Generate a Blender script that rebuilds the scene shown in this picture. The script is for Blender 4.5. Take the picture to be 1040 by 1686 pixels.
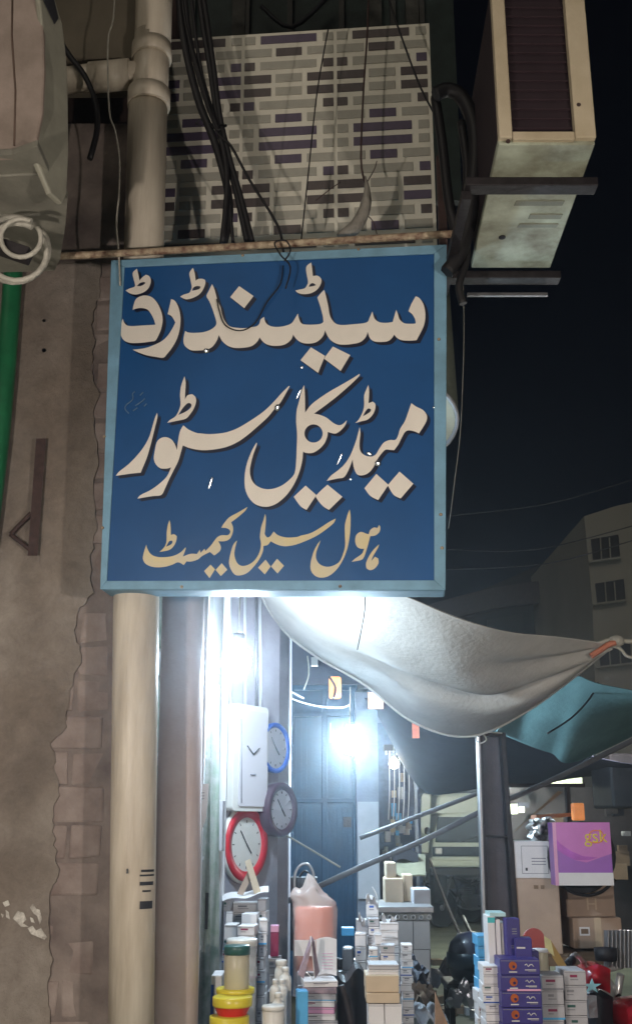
import bpy, bmesh, math, random
from mathutils import Vector, Matrix
from mathutils.geometry import tessellate_polygon
R = math.radians
random.seed(7)
S = bpy.context.scene
for o in list(bpy.data.objects): bpy.data.objects.remove(o)
# ------------------------------------------------------------------ camera
FPX = 1750.0; EYE = Vector((0, 0, 1.55)); PITCH = math.atan(512 / FPX)
cam = bpy.data.objects.new('camera', bpy.data.cameras.new('camera')); S.collection.objects.link(cam)
cam.location = EYE; cam.rotation_euler = (R(90) + PITCH, 0, 0)
cam.data.sensor_fit = 'VERTICAL'; cam.data.sensor_height = 36; cam.data.lens = FPX / 1686 * 36
cam.data.clip_start = 0.05; cam.data.clip_end = 400
S.camera = cam
# ------------------------------------------------------------------ night sky, one faint soft sun for the glow of the town
W = bpy.data.worlds.new('World'); S.world = W; W.use_nodes = True
nt = W.node_tree; bgn = nt.nodes['Background']
sky = nt.nodes.new('ShaderNodeTexSky'); sky.sky_type = 'NISHITA'; sky.sun_disc = False
SUN_EL, SUN_AZ = R(30), R(205)
sky.sun_elevation = SUN_EL; sky.sun_rotation = SUN_AZ
tint = nt.nodes.new('ShaderNodeMixRGB'); tint.blend_type = 'MULTIPLY'; tint.inputs[0].default_value = 1
tint.inputs[2].default_value = (0.62, 0.72, 1.0, 1)
nt.links.new(sky.outputs[0], tint.inputs[1]); nt.links.new(tint.outputs[0], bgn.inputs[0]); bgn.inputs[1].default_value = 0.0007
sun = bpy.data.objects.new('sun', bpy.data.lights.new('sun', 'SUN')); S.collection.objects.link(sun)
sun.data.energy = 0.42; sun.data.angle = R(25); sun.data.color = (1.0, 0.90, 0.74)
sd = Vector((math.sin(SUN_AZ) * math.cos(SUN_EL), math.cos(SUN_AZ) * math.cos(SUN_EL), math.sin(SUN_EL)))
sun.rotation_euler = sd.to_track_quat('Z', 'Y').to_euler()
S.view_settings.view_transform = 'Standard'; S.view_settings.look = 'None'
S.view_settings.exposure = 0; S.view_settings.gamma = 1; S.view_settings.use_curve_mapping = False
S.render.engine = 'CYCLES'; S.cycles.max_bounces = 8; S.cycles.volume_bounces = 0
S.cycles.transparent_max_bounces = 12; S.cycles.sample_clamp_indirect = 4; S.cycles.sample_clamp_direct = 0
S.cycles.caustics_reflective = False; S.cycles.caustics_refractive = False; S.cycles.use_denoising = True
# ------------------------------------------------------------------ helpers
cp, sp = math.cos(PITCH), math.sin(PITCH)
def ray(px, py):
    u = (px - 520) / FPX; v = (843 - py) / FPX
    return Vector((u, cp - v * sp, sp + v * cp))
def V(px, py, Y):
    d = ray(px, py); return EYE + d * (Y / d.y)
def onplane(px, py, p0, n):
    d = ray(px, py); return EYE + d * ((p0 - EYE).dot(n) / d.dot(n))
OFF = {}
def woff(o):
    return OFF.get(o.name, Vector((0, 0, 0))) if o else Vector((0, 0, 0))
class MB:
    def __init__(s): s.v = []; s.f = []; s.sm = []
    def add(s, vs, fs, smooth=False):
        b = len(s.v); s.v += [Vector(v) for v in vs]
        for f in fs: s.f.append([b + i for i in f]); s.sm.append(smooth)
        return s
    def hexa(s, a):   # 8 corners: bottom 4 ccw, top 4 ccw
        return s.add(a, [(3, 2, 1, 0), (4, 5, 6, 7), (0, 1, 5, 4), (1, 2, 6, 5), (2, 3, 7, 6), (3, 0, 4, 7)])
    def box(s, c, d, yaw=0, M=None):
        x, y, z = d[0] / 2, d[1] / 2, d[2] / 2; c = Vector(c)
        m = M if M else Matrix.Rotation(yaw, 3, 'Z')
        return s.hexa([c + m @ Vector(p) for p in ((-x, -y, -z), (x, -y, -z), (x, y, -z), (-x, y, -z), (-x, -y, z), (x, -y, z), (x, y, z), (-x, y, z))])
    def tube(s, pts, r, n=10, cap=True, smooth=True, rad=None):
        pts = [Vector(p) for p in pts]; rings = []; up = None
        for i, p in enumerate(pts):
            t = (pts[min(i + 1, len(pts) - 1)] - pts[max(i - 1, 0)]).normalized()
            if up is None: up = Vector((0, 0, 1)) if abs(t.z) < .9 else Vector((1, 0, 0))
            a = t.cross(up).normalized(); up = a.cross(t).normalized()
            rr = rad[i] if rad else r
            rings.append([p + (a * math.cos(2 * math.pi * k / n) + up * math.sin(2 * math.pi * k / n)) * rr for k in range(n)])
        vs = [v for g in rings for v in g]; fs = []
        for i in range(len(pts) - 1):
            for k in range(n):
                fs.append((i * n + k, i * n + (k + 1) % n, (i + 1) * n + (k + 1) % n, (i + 1) * n + k))
        s.add(vs, fs, smooth)
        if cap:
            s.add(rings[0], [tuple(range(n))[::-1]]); s.add(rings[-1], [tuple(range(n))])
        return s
    def lathe(s, prof, c, n=20, M=None, smooth=True):   # prof: (r, z) list
        c = Vector(c); vs = []; fs = []; m = M if M else Matrix.Identity(3)
        for r, z in prof:
            for k in range(n):
                a = 2 * math.pi * k / n; vs.append(c + m @ Vector((r * math.cos(a), r * math.sin(a), z)))
        for i in range(len(prof) - 1):
            for k in range(n):
                fs.append((i * n + k, i * n + (k + 1) % n, (i + 1) * n + (k + 1) % n, (i + 1) * n + k))
        s.add(vs, fs, smooth)
        if prof[0][0] > 1e-4: s.add(vs[:n], [tuple(range(n))[::-1]])
        if prof[-1][0] > 1e-4: s.add(vs[-n:], [tuple(range(n))])
        return s
    def prism(s, poly, vec, holes=()):
        loops = [[Vector(p) for p in poly]] + [[Vector(p) for p in h] for h in holes]
        tris = tessellate_polygon(loops); flat = [p for l in loops for p in l]; vec = Vector(vec)
        n = len(flat)
        nf = sum(((flat[(i + 1) % len(loops[0])] - flat[0]).cross(flat[(i + 2) % len(loops[0])] - flat[0]) for i in range(len(loops[0]) - 2)), Vector())
        if vec.length < 1e-9:
            return s.add(flat, [tuple(t) for t in tris])
        s.add(flat + [p + vec for p in flat], [tuple(t) for t in tris] + [tuple(i + n for i in t[::-1]) for t in tris])
        b = 0
        for l in loops:
            m = len(l); vs = l + [p + vec for p in l]
            s.add(vs, [(i, (i + 1) % m, (i + 1) % m + m, i + m) for i in range(m)]); b += m
        return s
    def grid(s, fn, nu, nv, thick=None, smooth=True):
        P = [[Vector(fn(i / nu, j / nv)) for i in range(nu + 1)] for j in range(nv + 1)]
        idx = lambda i, j: j * (nu + 1) + i
        vs = [p for r in P for p in r]
        fs = [(idx(i, j), idx(i + 1, j), idx(i + 1, j + 1), idx(i, j + 1)) for j in range(nv) for i in range(nu)]
        s.add(vs, fs, smooth)
        if thick:
            t = Vector(thick); k = len(vs)
            s.add([p + t for p in vs], [f[::-1] for f in fs], smooth)
            ed = [idx(i, 0) for i in range(nu + 1)] + [idx(nu, j) for j in range(1, nv + 1)] + [idx(i, nv) for i in range(nu - 1, -1, -1)] + [idx(0, j) for j in range(nv - 1, 0, -1)]
            m = len(ed); ev = [vs[e] for e in ed] + [vs[e] + t for e in ed]
            s.add(ev, [(i, i + m, (i + 1) % m + m, (i + 1) % m) for i in range(m)])
        return s
def ob(name, mb, mat, parent=None, bevel=0, label=None, cat=None, group=None, kind=None, subsurf=0, fixn=True):
    me = bpy.data.meshes.new(name)
    if parent is not None: off = woff(parent)
    else:
        xs = [v.x for v in mb.v]; ys = [v.y for v in mb.v]; zs = [v.z for v in mb.v]
        off = Vector(((min(xs) + max(xs)) / 2, (min(ys) + max(ys)) / 2, min(zs)))
    me.from_pydata([v - off for v in mb.v], [], mb.f)
    me.polygons.foreach_set('use_smooth', mb.sm)
    if fixn:
        bm = bmesh.new(); bm.from_mesh(me); bmesh.ops.remove_doubles(bm, verts=bm.verts, dist=1e-5)
        bmesh.ops.recalc_face_normals(bm, faces=bm.faces); bm.to_mesh(me); bm.free()
    me.update()
    o = bpy.data.objects.new(name, me); S.collection.objects.link(o)
    me.materials.append(mat)
    if parent is not None: o.parent = parent; OFF[o.name] = off
    else: o.location = off; OFF[o.name] = off
    if bevel:
        b = o.modifiers.new('bevel', 'BEVEL'); b.width = bevel; b.segments = 2; b.limit_method = 'ANGLE'; b.angle_limit = R(40)
    if label: o['label'] = label
    if cat: o['category'] = cat
    if group: o['group'] = group
    if kind: o['kind'] = kind
    return o
def thing(name, label, cat, loc, group=None):
    o = bpy.data.objects.new(name, None); S.collection.objects.link(o); o.location = Vector(loc); o.empty_display_size = .1
    OFF[o.name] = Vector(loc); o['label'] = label; o['category'] = cat
    if group: o['group'] = group
    return o
_m = {}
def mat(name, col, rough=.7, metal=0, var=.25, scale=12, bump=.15, bscale=60, spec=.4, coat=0, trans=0, alpha=1, col2=None, ior=1.45, emit=None, estr=0, stretch=(1, 1, 1)):
    if name in _m: return _m[name]
    m = bpy.data.materials.new(name); m.use_nodes = True; n = m.node_tree; b = n.nodes['Principled BSDF']
    b.inputs['Roughness'].default_value = rough; b.inputs['Metallic'].default_value = metal
    b.inputs['Specular IOR Level'].default_value = spec; b.inputs['Coat Weight'].default_value = coat
    b.inputs['Transmission Weight'].default_value = trans; b.inputs['Alpha'].default_value = alpha; b.inputs['IOR'].default_value = ior
    tc = n.nodes.new('ShaderNodeTexCoord'); mp = n.nodes.new('ShaderNodeMapping'); mp.inputs['Scale'].default_value = stretch
    n.links.new(tc.outputs['Object'], mp.inputs[0])
    nz = n.nodes.new('ShaderNodeTexNoise'); nz.inputs['Scale'].default_value = scale; nz.inputs['Detail'].default_value = 6; nz.inputs['Roughness'].default_value = .6
    n.links.new(mp.outputs[0], nz.inputs['Vector'])
    rp = n.nodes.new('ShaderNodeValToRGB'); rp.color_ramp.elements[0].position = .3; rp.color_ramp.elements[1].position = .7
    c = Vector(col); c2 = Vector(col2) if col2 else c * (1 - var)
    rp.color_ramp.elements[0].color = (*c2, 1); rp.color_ramp.elements[1].color = (*[min(1, x * (1 + var * .4)) for x in c], 1)
    n.links.new(nz.outputs[0], rp.inputs[0]); n.links.new(rp.outputs[0], b.inputs['Base Color'])
    if bump:
        n2 = n.nodes.new('ShaderNodeTexNoise'); n2.inputs['Scale'].default_value = bscale; n2.inputs['Detail'].default_value = 4
        n.links.new(mp.outputs[0], n2.inputs['Vector'])
        bp = n.nodes.new('ShaderNodeBump'); bp.inputs['Strength'].default_value = bump; bp.inputs['Distance'].default_value = .01
        n.links.new(n2.outputs[0], bp.inputs['Height']); n.links.new(bp.outputs[0], b.inputs['Normal'])
    if emit: b.inputs['Emission Color'].default_value = (*emit, 1); b.inputs['Emission Strength'].default_value = estr
    _m[name] = m; return m
def lin(r, g, b):
    f = lambda x: ((x / 255 + .055) / 1.055) ** 2.4 if x > 10 else x / 255 / 12.92
    return (f(r), f(g), f(b))
def pb(mb, x0, y0, x1, y1, Y, dep, yaw=0):
    """a box whose front face covers the pixel rectangle at distance Y"""
    a = V(x0, y1, Y); b = V(x1, y1, Y); t = V((x0 + x1) / 2, y0, Y)
    w = b.x - a.x; h = t.z - a.z; c = (a + b) / 2
    m = Matrix.Rotation(yaw, 3, 'Z'); cc = Vector((c.x, c.y, a.z + h / 2)) + m @ Vector((0, dep / 2, 0))
    mb.box(cc, (w, dep, h), yaw); return cc, (w, dep, h)
def wire(pts, Y, r, n=6, sm=4):
    """smooth tube through pixel points; Y a number or list"""
    P = [V(p[0], p[1], Y[i] if isinstance(Y, (list, tuple)) else Y) for i, p in enumerate(pts)]
    return MB().tube(cat_open(P, sm), r, n)
def cat_open(P, k=4):
    out = []
    for i in range(len(P) - 1):
        a = P[max(i - 1, 0)]; b = P[i]; c = P[i + 1]; d = P[min(i + 2, len(P) - 1)]
        for j in range(k):
            t = j / k; out.append(.5 * ((2 * b) + (c - a) * t + (2 * a - 5 * b + 4 * c - d) * t * t + (3 * b - a - 3 * c + d) * t ** 3))
    out.append(P[-1]); return out
def smooth_loop(P, k=4, corner=55):
    P = [Vector((p[0], p[1], 0)) for p in P]; n = len(P); cor = []
    for i in range(n):
        a = P[i] - P[i - 1]; b = P[(i + 1) % n] - P[i]
        cor.append(a.length < 1e-6 or b.length < 1e-6 or a.angle(b) > R(corner))
    out = []
    for i in range(n):
        a, b, c, d = P[i - 1], P[i], P[(i + 1) % n], P[(i + 2) % n]
        if cor[i]: a = b
        if cor[(i + 1) % n]: d = c
        for j in range(k):
            t = j / k; out.append(.5 * ((2 * b) + (c - a) * t + (2 * a - 5 * b + 4 * c - d) * t * t + (3 * b - a - 3 * c + d) * t ** 3))
    return [(p.x, p.y) for p in out]
# ------------------------------------------------------------------ materials
M = {}
M['blue'] = mat('sign_blue', (.009, .070, .215), .5, var=.14, scale=3, bump=.05, bscale=14, coat=0, spec=.3)
M['ltblue'] = mat('sign_border', (.17, .33, .46), .5, var=.25, scale=9, col2=(.13, .25, .33), bump=.1)
M['letter'] = mat('letter_cream', (.74, .69, .61), .45, var=.06, bump=0)
M['shadow'] = mat('letter_outline_navy', (.006, .009, .028), .4, var=.1, bump=0)
M['gold'] = mat('letter_gold', (.60, .50, .25), .45, var=.15, scale=14, col2=(.56, .50, .38), bump=0)
M['faint'] = mat('signature_ink', (.10, .18, .30), .5, bump=0)
M['pvc'] = mat('pvc_cream', (.62, .56, .46), .42, var=.18, scale=9, col2=(.40, .34, .26), bump=.15, spec=.4, stretch=(1.6, 1, .22))
M['pink'] = mat('painted_column_pink', (.56, .50, .49), .6, var=.2, scale=4, col2=(.48, .37, .34), bump=.12)
M['rust'] = mat('rusty_cream_steel', (.46, .38, .26), .6, var=.3, scale=35, col2=(.10, .035, .02), bump=.4)
M['dsteel'] = mat('dark_steel', (.035, .030, .032), .55, metal=.5, var=.4, scale=30, bump=.2)
M['brownsteel'] = mat('rusty_brown_steel', (.06, .035, .03), .8, var=.4, scale=40, bump=.4)
M['cable'] = mat('black_cable', (.012, .011, .012), .55, var=.1, bump=0)
M['wcable'] = mat('white_cable', (.42, .40, .34), .6, var=.25, scale=30, bump=0)
M['green'] = mat('green_pipe', (.010, .13, .05), .45, var=.3, bump=.05)
M['accream'] = mat('ac_cream', (.50, .43, .31), .5, var=.12, scale=6, bump=.1, col2=(.40, .33, .22))
M['acpink'] = mat('ac_grimy_pink', (.34, .27, .23), .55, var=.3, scale=5, bump=.15, col2=(.19, .15, .12), spec=.5)
M['acgrey'] = mat('ac_grimy_grey', (.22, .21, .17), .6, var=.4, scale=6, bump=.2)
M['acdark'] = mat('ac_dark_coil', (.022, .012, .016), .8, var=.2, bump=.1)
M['acunder'] = mat('ac_underside', (.42, .46, .36), .5, var=.45, scale=7, col2=(.16, .15, .10), bump=.2)
M['brickL'] = mat('tile_brick_taupe', (.38, .365, .305), .4, var=.12, scale=20, bump=.1)
M['brickD'] = mat('tile_brick_brown', (.085, .068, .066), .4, var=.15, scale=20, bump=.1)
M['brickP'] = mat('tile_brick_purple', (.090, .068, .110), .4, var=.15, scale=20, bump=.1)
M['joint'] = mat('tile_joint_beige', (.72, .69, .58), .55, var=.1, scale=6, bump=.1)

M['claybrick'] = mat('smeared_brick', (.27, .225, .20), .9, var=.45, scale=7, col2=(.17, .125, .11), bump=.7, bscale=26)
M['mortar'] = mat('smeared_mortar', (.235, .195, .17), .9, var=.4, scale=6, col2=(.11, .085, .078), bump=.9, bscale=22)
M['darkwall'] = mat('dark_stained_wall', (.055, .032, .026), .9, var=.6, scale=5, col2=(.018, .010, .008), bump=.5, bscale=18)
M['concrete'] = mat('weathered_concrete', (.17, .145, .105), .85, var=.3, scale=4, bump=.3)
M['white'] = mat('white_card', (.72, .71, .72), .65, var=.06, bump=.04)
M['greycard'] = mat('grey_card', (.45, .45, .48), .7, var=.12, bump=.05)
M['kraft'] = mat('kraft_card', (.44, .33, .255), .8, var=.15, scale=6, bump=.1)
M['kraftd'] = mat('kraft_card_dark', (.22, .15, .10), .8, var=.2, scale=6, bump=.1)
M['beigecard'] = mat('beige_card', (.58, .47, .34), .75, var=.1, bump=.06)
M['indigo'] = mat('indigo_card', (.045, .035, .20), .4, var=.15, bump=.02)
M['sky'] = mat('sky_blue_card', (.10, .42, .75), .45, var=.15, bump=.02)
M['maroon'] = mat('maroon_card', (.25, .02, .08), .5, var=.1, bump=.02)
M['pinkcard'] = mat('pink_card', (.70, .36, .55), .5, var=.1, bump=.02)
M['orange'] = mat('orange_print', (.75, .18, .04), .5, var=.05, bump=0)
M['red'] = mat('red_plastic', (.55, .025, .02), .3, var=.08, bump=0, spec=.5)
M['yellow'] = mat('yellow_plastic', (.70, .58, .05), .3, var=.08, bump=0, spec=.5)
M['whiteplastic'] = mat('white_plastic', (.68, .67, .63), .35, var=.06, bump=0, spec=.5)
M['beigeplastic'] = mat('beige_plastic', (.50, .46, .34), .35, var=.06, bump=0, spec=.5)
M['dgreen'] = mat('dark_green_lid', (.03, .10, .09), .35, var=.08, bump=0)
M['clear'] = mat('clear_plastic', (.75, .78, .76), .12, var=.03, bump=0, alpha=.35, spec=.6)
M['bag'] = mat('plastic_bag', (.78, .70, .66), .22, var=.05, bump=.5, bscale=14, alpha=.42, spec=.6)
M['coral'] = mat('coral_tub', (.85, .20, .11), .4, var=.08, bump=0)
M['black'] = mat('matt_black', (.014, .014, .018), .6, var=.2, bump=.1)
M['rubber'] = mat('tyre_rubber', (.02, .02, .02), .8, var=.2, bump=.1)
M['chrome'] = mat('chrome', (.66, .66, .66), .25, metal=.55, var=.05, bump=0)
M['alu'] = mat('grey_metal', (.30, .30, .31), .4, metal=.7, var=.15, bump=.1)
M['redpaint'] = mat('red_paint', (.38, .015, .025), .25, var=.05, bump=0, coat=.6)
M['canvas'] = mat('cream_canvas', (.54, .52, .48), .85, var=.22, scale=4, bump=.35, bscale=55)
M['teal'] = mat('teal_tarp', (.14, .25, .26), .6, var=.25, scale=4, bump=.25, bscale=30)
M['darktarp'] = mat('dark_tarp', (.035, .038, .06), .75, var=.3, scale=3, bump=.3, bscale=25)
M['bamboo'] = mat('weathered_pole', (.12, .12, .13), .6, var=.3, scale=10, bump=.2)
M['gate'] = mat('blue_gate_paint', (.003, .052, .115), .5, var=.25, scale=6, bump=.1, col2=(.002, .032, .075))
M['palewall'] = mat('pale_blue_plaster', (.24, .26, .32), .8, var=.3, scale=5, bump=.3)
M['lilac'] = mat('lilac_white_plaster', (.36, .345, .39), .75, var=.2, scale=6, bump=.15)
M['tile'] = mat('glazed_grey_tile', (.42, .42, .43), .3, var=.1, scale=6, bump=.03)
M['tilegrout'] = mat('dark_grout', (.17, .17, .18), .8, bump=.1)
M['road'] = mat('dusty_asphalt', (.20, .215, .17), .85, var=.35, scale=2, bump=.4, bscale=30)
M['van'] = mat('van_cream_paint', (.38, .41, .34), .35, var=.06, bump=0, coat=.3)
M['glassdark'] = mat('dark_glass', (.010, .02, .03), .35, var=.1, bump=0, spec=.2)
M['farwall'] = mat('grey_green_render', (.34, .32, .26), .85, var=.15, scale=.6, bump=.2)
M['farwall2'] = mat('dark_brown_render', (.03, .026, .03), .85, var=.3, scale=.5, bump=.2)
M['winvoid'] = mat('dark_window', (.035, .030, .027), .4, var=.3, bump=0)
M['wood'] = mat('worn_wood', (.20, .13, .08), .7, var=.3, scale=8, bump=.3, stretch=(1, 8, 8))
M['cloth'] = mat('grey_table_cloth', (.20, .20, .22), .9, var=.25, bump=.3)
M['glass'] = mat('window_glass', (.8, .85, .85), .05, var=.02, bump=0, alpha=.18, spec=.7)
M['frost'] = mat('white_aluminium', (.52, .53, .55), .4, var=.05, bump=0)
M['foliage'] = mat('green_pattern', (.10, .14, .11), .7, var=.5, scale=25, col2=(.32, .33, .31), bump=.1)
M['clockface'] = mat('clock_face', (.62, .60, .64), .35, var=.03, bump=0)
M['clockblue'] = mat('clock_blue_rim', (.02, .09, .40), .3, var=.05, bump=0)
M['clockbrown'] = mat('clock_brown_rim', (.055, .025, .045), .35, var=.1, bump=0)
M['clockred'] = mat('clock_red_rim', (.50, .02, .035), .35, var=.05, bump=0)
M['ink'] = mat('black_ink', (.03, .03, .035), .5, bump=0)
M['greyink'] = mat('grey_ink', (.25, .25, .28), .5, bump=0)
M['glint'] = mat('mirror_glint', (.8, .85, .9), .16, metal=1, var=.0, bump=0)  # mirror metal for the highlights added on the sign
M['foil'] = mat('silver_foil', (.55, .53, .52), .3, metal=.8, var=.2, bump=.9, bscale=40)
M['socket'] = mat('lamp_socket', (.25, .25, .27), .4, bump=0)
M['bulb'] = mat('bulb_lit', (.9, .95, 1), .4, bump=0, emit=(.70, .86, 1.0), estr=500)
M['bulb2'] = mat('bulb_lit_far', (.9, .95, 1), .4, bump=0, emit=(.62, .84, 1.0), estr=1200)
M['bulb3'] = mat('bulb_lit_small', (.9, .95, 1), .4, bump=0, emit=(1.0, .97, .85), estr=130)
M['bulb4'] = mat('fill_bulb_lane', (.9, .95, 1), .4, bump=0, emit=(.95, 1.0, .86), estr=1600)  # emission of the hidden bulb added for the lane
M['bulb5'] = mat('fill_bulb_goods', (.9, .95, 1), .4, bump=0, emit=(1.0, .95, .95), estr=650)  # emission of the hidden bulb added for the cartons
M['bulb_assumed'] = mat('assumed_bulb_warm', (1, .9, .75), .4, bump=0, emit=(1.0, .89, .80), estr=3100)  # emission of the two assumed bulbs beside the camera
M['amber'] = mat('amber_lamp', (1, .5, .2), .4, bump=0, emit=(1.0, .28, .05), estr=.8)
M['litsign'] = mat('lit_panel', (.8, .85, .7), .4, bump=0, emit=(.75, .85, .55), estr=.8)
def plaster():
    m = bpy.data.materials.new('old_plaster'); m.use_nodes = True; n = m.node_tree; b = n.nodes['Principled BSDF']; b.inputs['Roughness'].default_value = .9
    tc = n.nodes.new('ShaderNodeTexCoord')
    def noise(sc, det, ro=.6, dist=0):
        z = n.nodes.new('ShaderNodeTexNoise'); z.inputs['Scale'].default_value = sc; z.inputs['Detail'].default_value = det; z.inputs['Roughness'].default_value = ro; z.inputs['Distortion'].default_value = dist
        n.links.new(tc.outputs['Object'], z.inputs['Vector']); return z
    def ramp(z, a, b_, ca, cb):
        r = n.nodes.new('ShaderNodeValToRGB'); r.color_ramp.elements[0].position = a; r.color_ramp.elements[1].position = b_
        r.color_ramp.elements[0].color = (*ca, 1); r.color_ramp.elements[1].color = (*cb, 1); n.links.new(z.outputs[0], r.inputs[0]); return r
    r1 = ramp(noise(1.7, 10, .72, .15), .32, .68, (.19, .162, .140), (.36, .325, .285))
    r2 = ramp(noise(7, 10, .78, .3), .35, .62, (.62, .58, .55), (1.08, 1.05, 1.02))
    r3 = ramp(noise(1.1, 3), .45, .62, (1, 1, 1), (.72, .66, .60))
    mx = n.nodes.new('ShaderNodeMixRGB'); mx.blend_type = 'MULTIPLY'; mx.inputs[0].default_value = .8
    n.links.new(r1.outputs[0], mx.inputs[1]); n.links.new(r2.outputs[0], mx.inputs[2])
    m2 = n.nodes.new('ShaderNodeMixRGB'); m2.blend_type = 'MULTIPLY'; m2.inputs[0].default_value = .8
    n.links.new(mx.outputs[0], m2.inputs[1]); n.links.new(r3.outputs[0], m2.inputs[2]); n.links.new(m2.outputs[0], b.inputs['Base Color'])
    bp = n.nodes.new('ShaderNodeBump'); bp.inputs['Strength'].default_value = .8; bp.inputs['Distance'].default_value = .02
    n.links.new(noise(16, 10, .75).outputs[0], bp.inputs['Height']); n.links.new(bp.outputs[0], b.inputs['Normal'])
    return m
M['plaster'] = plaster()
# ================================================================== SIGN
sA = V(176, 972, 3.46); sB = V(735, 972, 3.36); 
sn = Vector((sB.y - sA.y, -(sB.x - sA.x), 0)).normalized()      # faces the camera (-Y side)
if sn.y > 0: sn = -sn
SP = lambda px, py, off=0: onplane(px, py, sA, sn) + sn * off
sign = thing('shop_sign', 'blue square shop signboard with cream lettering and light blue border hanging over the shop', 'signboard', SP(450, 972))
body = MB(); q = [SP(166, 971, -.004), SP(733, 972, -.004), SP(735, 404, -.004), SP(184, 430, -.004)]
body.hexa([q[0], q[1], q[1] - sn * .11, q[0] - sn * .11, q[3], q[2], q[2] - sn * .11, q[3] - sn * .11])
ob('sign_box', body, M['ltblue'], sign, bevel=.006)
pn = MB(); c4 = [(177, 957), (714, 956), (714, 419), (206, 441)]
def panel(u, v):
    x = (c4[0][0] * (1 - u) + c4[1][0] * u) * (1 - v) + (c4[3][0] * (1 - u) + c4[2][0] * u) * v
    y = (c4[0][1] * (1 - u) + c4[1][1] * u) * (1 - v) + (c4[3][1] * (1 - u) + c4[2][1] * u) * v
    return SP(x, y, .001)
pn.grid(panel, 4, 4, smooth=False); ob('sign_face', pn, M['blue'], sign, fixn=False)
def strip(pts, o=.0):
    m = MB(); P = [SP(x, y, .0) for x, y in pts]; m.prism(P, sn * .007); return m
for pts in ([(166, 971), (177, 957), (206, 441), (184, 430)], [(166, 971), (733, 972), (714, 956), (177, 957)],
            [(733, 972), (735, 404), (714, 419), (714, 956)], [(184, 430), (206, 441), (714, 419), (735, 404)]):
    ob('border_strip', strip(pts), M['ltblue'], sign, bevel=.002)
CR = {'A': (190, 430, 6.5), 'B': (300, 430, 6.5), 'C': (420, 430, 6.5), 'D': (550, 430, 6.5), 'E': (430, 380, 2.971), 'F': (180, 600, 6.5),
      'G': (330, 600, 6.5), 'H': (450, 600, 6.5), 'I': (560, 600, 6.5), 'J': (220, 820, 6.5), 'K': (350, 820, 6.5), 'L': (480, 820, 6.5), 'N': (190, 630, 14.857)}
def T(*segs):
    out = []
    for k, pts in segs:
        x0, y0, s = CR[k]; out += [(x0 + x / s, y0 + y / s) for x, y in pts]
    return out
G = []   # (outer, holes, gold)
G.append((T(('A', [(235,85),(250,150),(262,212),(290,180),(330,150),(365,165),(383,205),(375,260),(345,310),(290,345),(225,362),(160,350),(112,318),(160,295),(205,280),(215,260),(200,200),(190,130)])), [T(('A', [(235,270),(265,240),(310,228),(325,240),(300,260),(265,272)]))], 0))
G.append((T(('A', [(190,525),(200,470),(225,410),(280,378),(340,373),(400,395),(450,450),(485,520),(505,590),(508,660),(490,740),(460,810),(430,855),(380,865),(280,878),(170,880),(100,855),(65,800),(58,730),(70,660),(85,622),(98,660),(125,690),(180,700),(290,693),(380,688),(432,684),(415,630),(385,570),(350,525),(300,508),(240,510)])), [], 0))
G.append((T(('A', [(600,410),(640,430),(675,490),(695,570),(700,640),(690,740),(660,840),(610,930),(555,1000),(515,1038),(440,1030),(340,1012),(260,985),(188,952),(260,945),(340,930),(420,900),(500,860),(560,805),(610,730),(645,660),(625,625),(600,590),(562,572),(580,500)])), [], 0))
G.append((T(('A', [(833,75),(850,130),(862,215),(885,198),(930,193),(962,205),(965,245),(940,310),(900,360),(840,395),(780,412),(740,408),(695,385),(735,362),(790,345),(808,320),(820,280),(805,200),(795,130)])), [T(('A', [(822,322),(835,290),(870,272),(912,275),(905,300),(860,315)]))], 0))
G.append((T(('B', [(35,750),(70,768),(150,772),(240,762),(310,735),(355,700),(368,660),(350,590),(320,500),(290,430),(262,378),(285,325),(322,250),(345,300),(365,370),(385,440),(410,490),(430,580),(460,650),(510,702),(590,718),(670,722),(740,712),(800,700),(828,670),(840,630),(878,600)]),
 ('C', [(105,640),(130,680),(185,705),(260,708),(340,692),(395,665),(425,620),(458,565),(470,620),(490,665),(530,682),(620,684),(700,675),(730,655),(725,600),(700,500),(665,395),(700,350),(738,312),(755,370),(780,480),(800,590),(840,655),(890,684),(960,688)]),
 ('D', [(200,680),(290,672),(355,655),(380,605),(408,540),(420,590),(440,630),(490,660),(560,665),(625,655),(640,600),(662,525),(680,570),(700,630),(750,670),(820,675),(870,672),(865,630),(835,575),(792,540),(825,460),(870,380),(910,400),(950,460),(970,540),(972,620),(955,700),(920,775),(880,850),(800,856),(720,850),(670,825),(640,790),(615,830),(570,862),(490,870),(420,860),(380,825),(358,762),(335,820),(280,870),(200,890),(120,898),(40,892)]),
 ('C', [(820,860),(780,815),(748,745),(730,800),(680,855),(620,882),(540,885),(480,868),(435,830),(408,790),(385,845),(330,890),(270,908),(190,910),(120,892),(75,855),(50,820)]),
 ('B', [(800,870),(740,915),(650,932),(560,932),(490,910),(430,860),(395,795),(370,860),(325,920),(270,950),(190,960),(100,958),(45,925),(18,880),(20,810)])), [], 0))
G.append((T(('B', [(610,272),(765,378),(665,508),(515,390)])), [], 0))
G.append((T(('C', [(600,18),(610,90),(618,165),(665,160),(700,185),(710,220),(690,275),(650,320),(590,350),(520,358),(460,345),(430,318),(480,308),(530,295),(555,260),(565,220),(545,75)])), [T(('C', [(575,280),(590,250),(620,240),(652,262),(620,272)]))], 0))
G.append((T(('E', [(243,572),(312,614),(278,697),(192,635)])), [], 0))
G.append((T(('E', [(350,568),(435,610),(388,688),(308,628),(316,614)])), [], 0))
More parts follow.
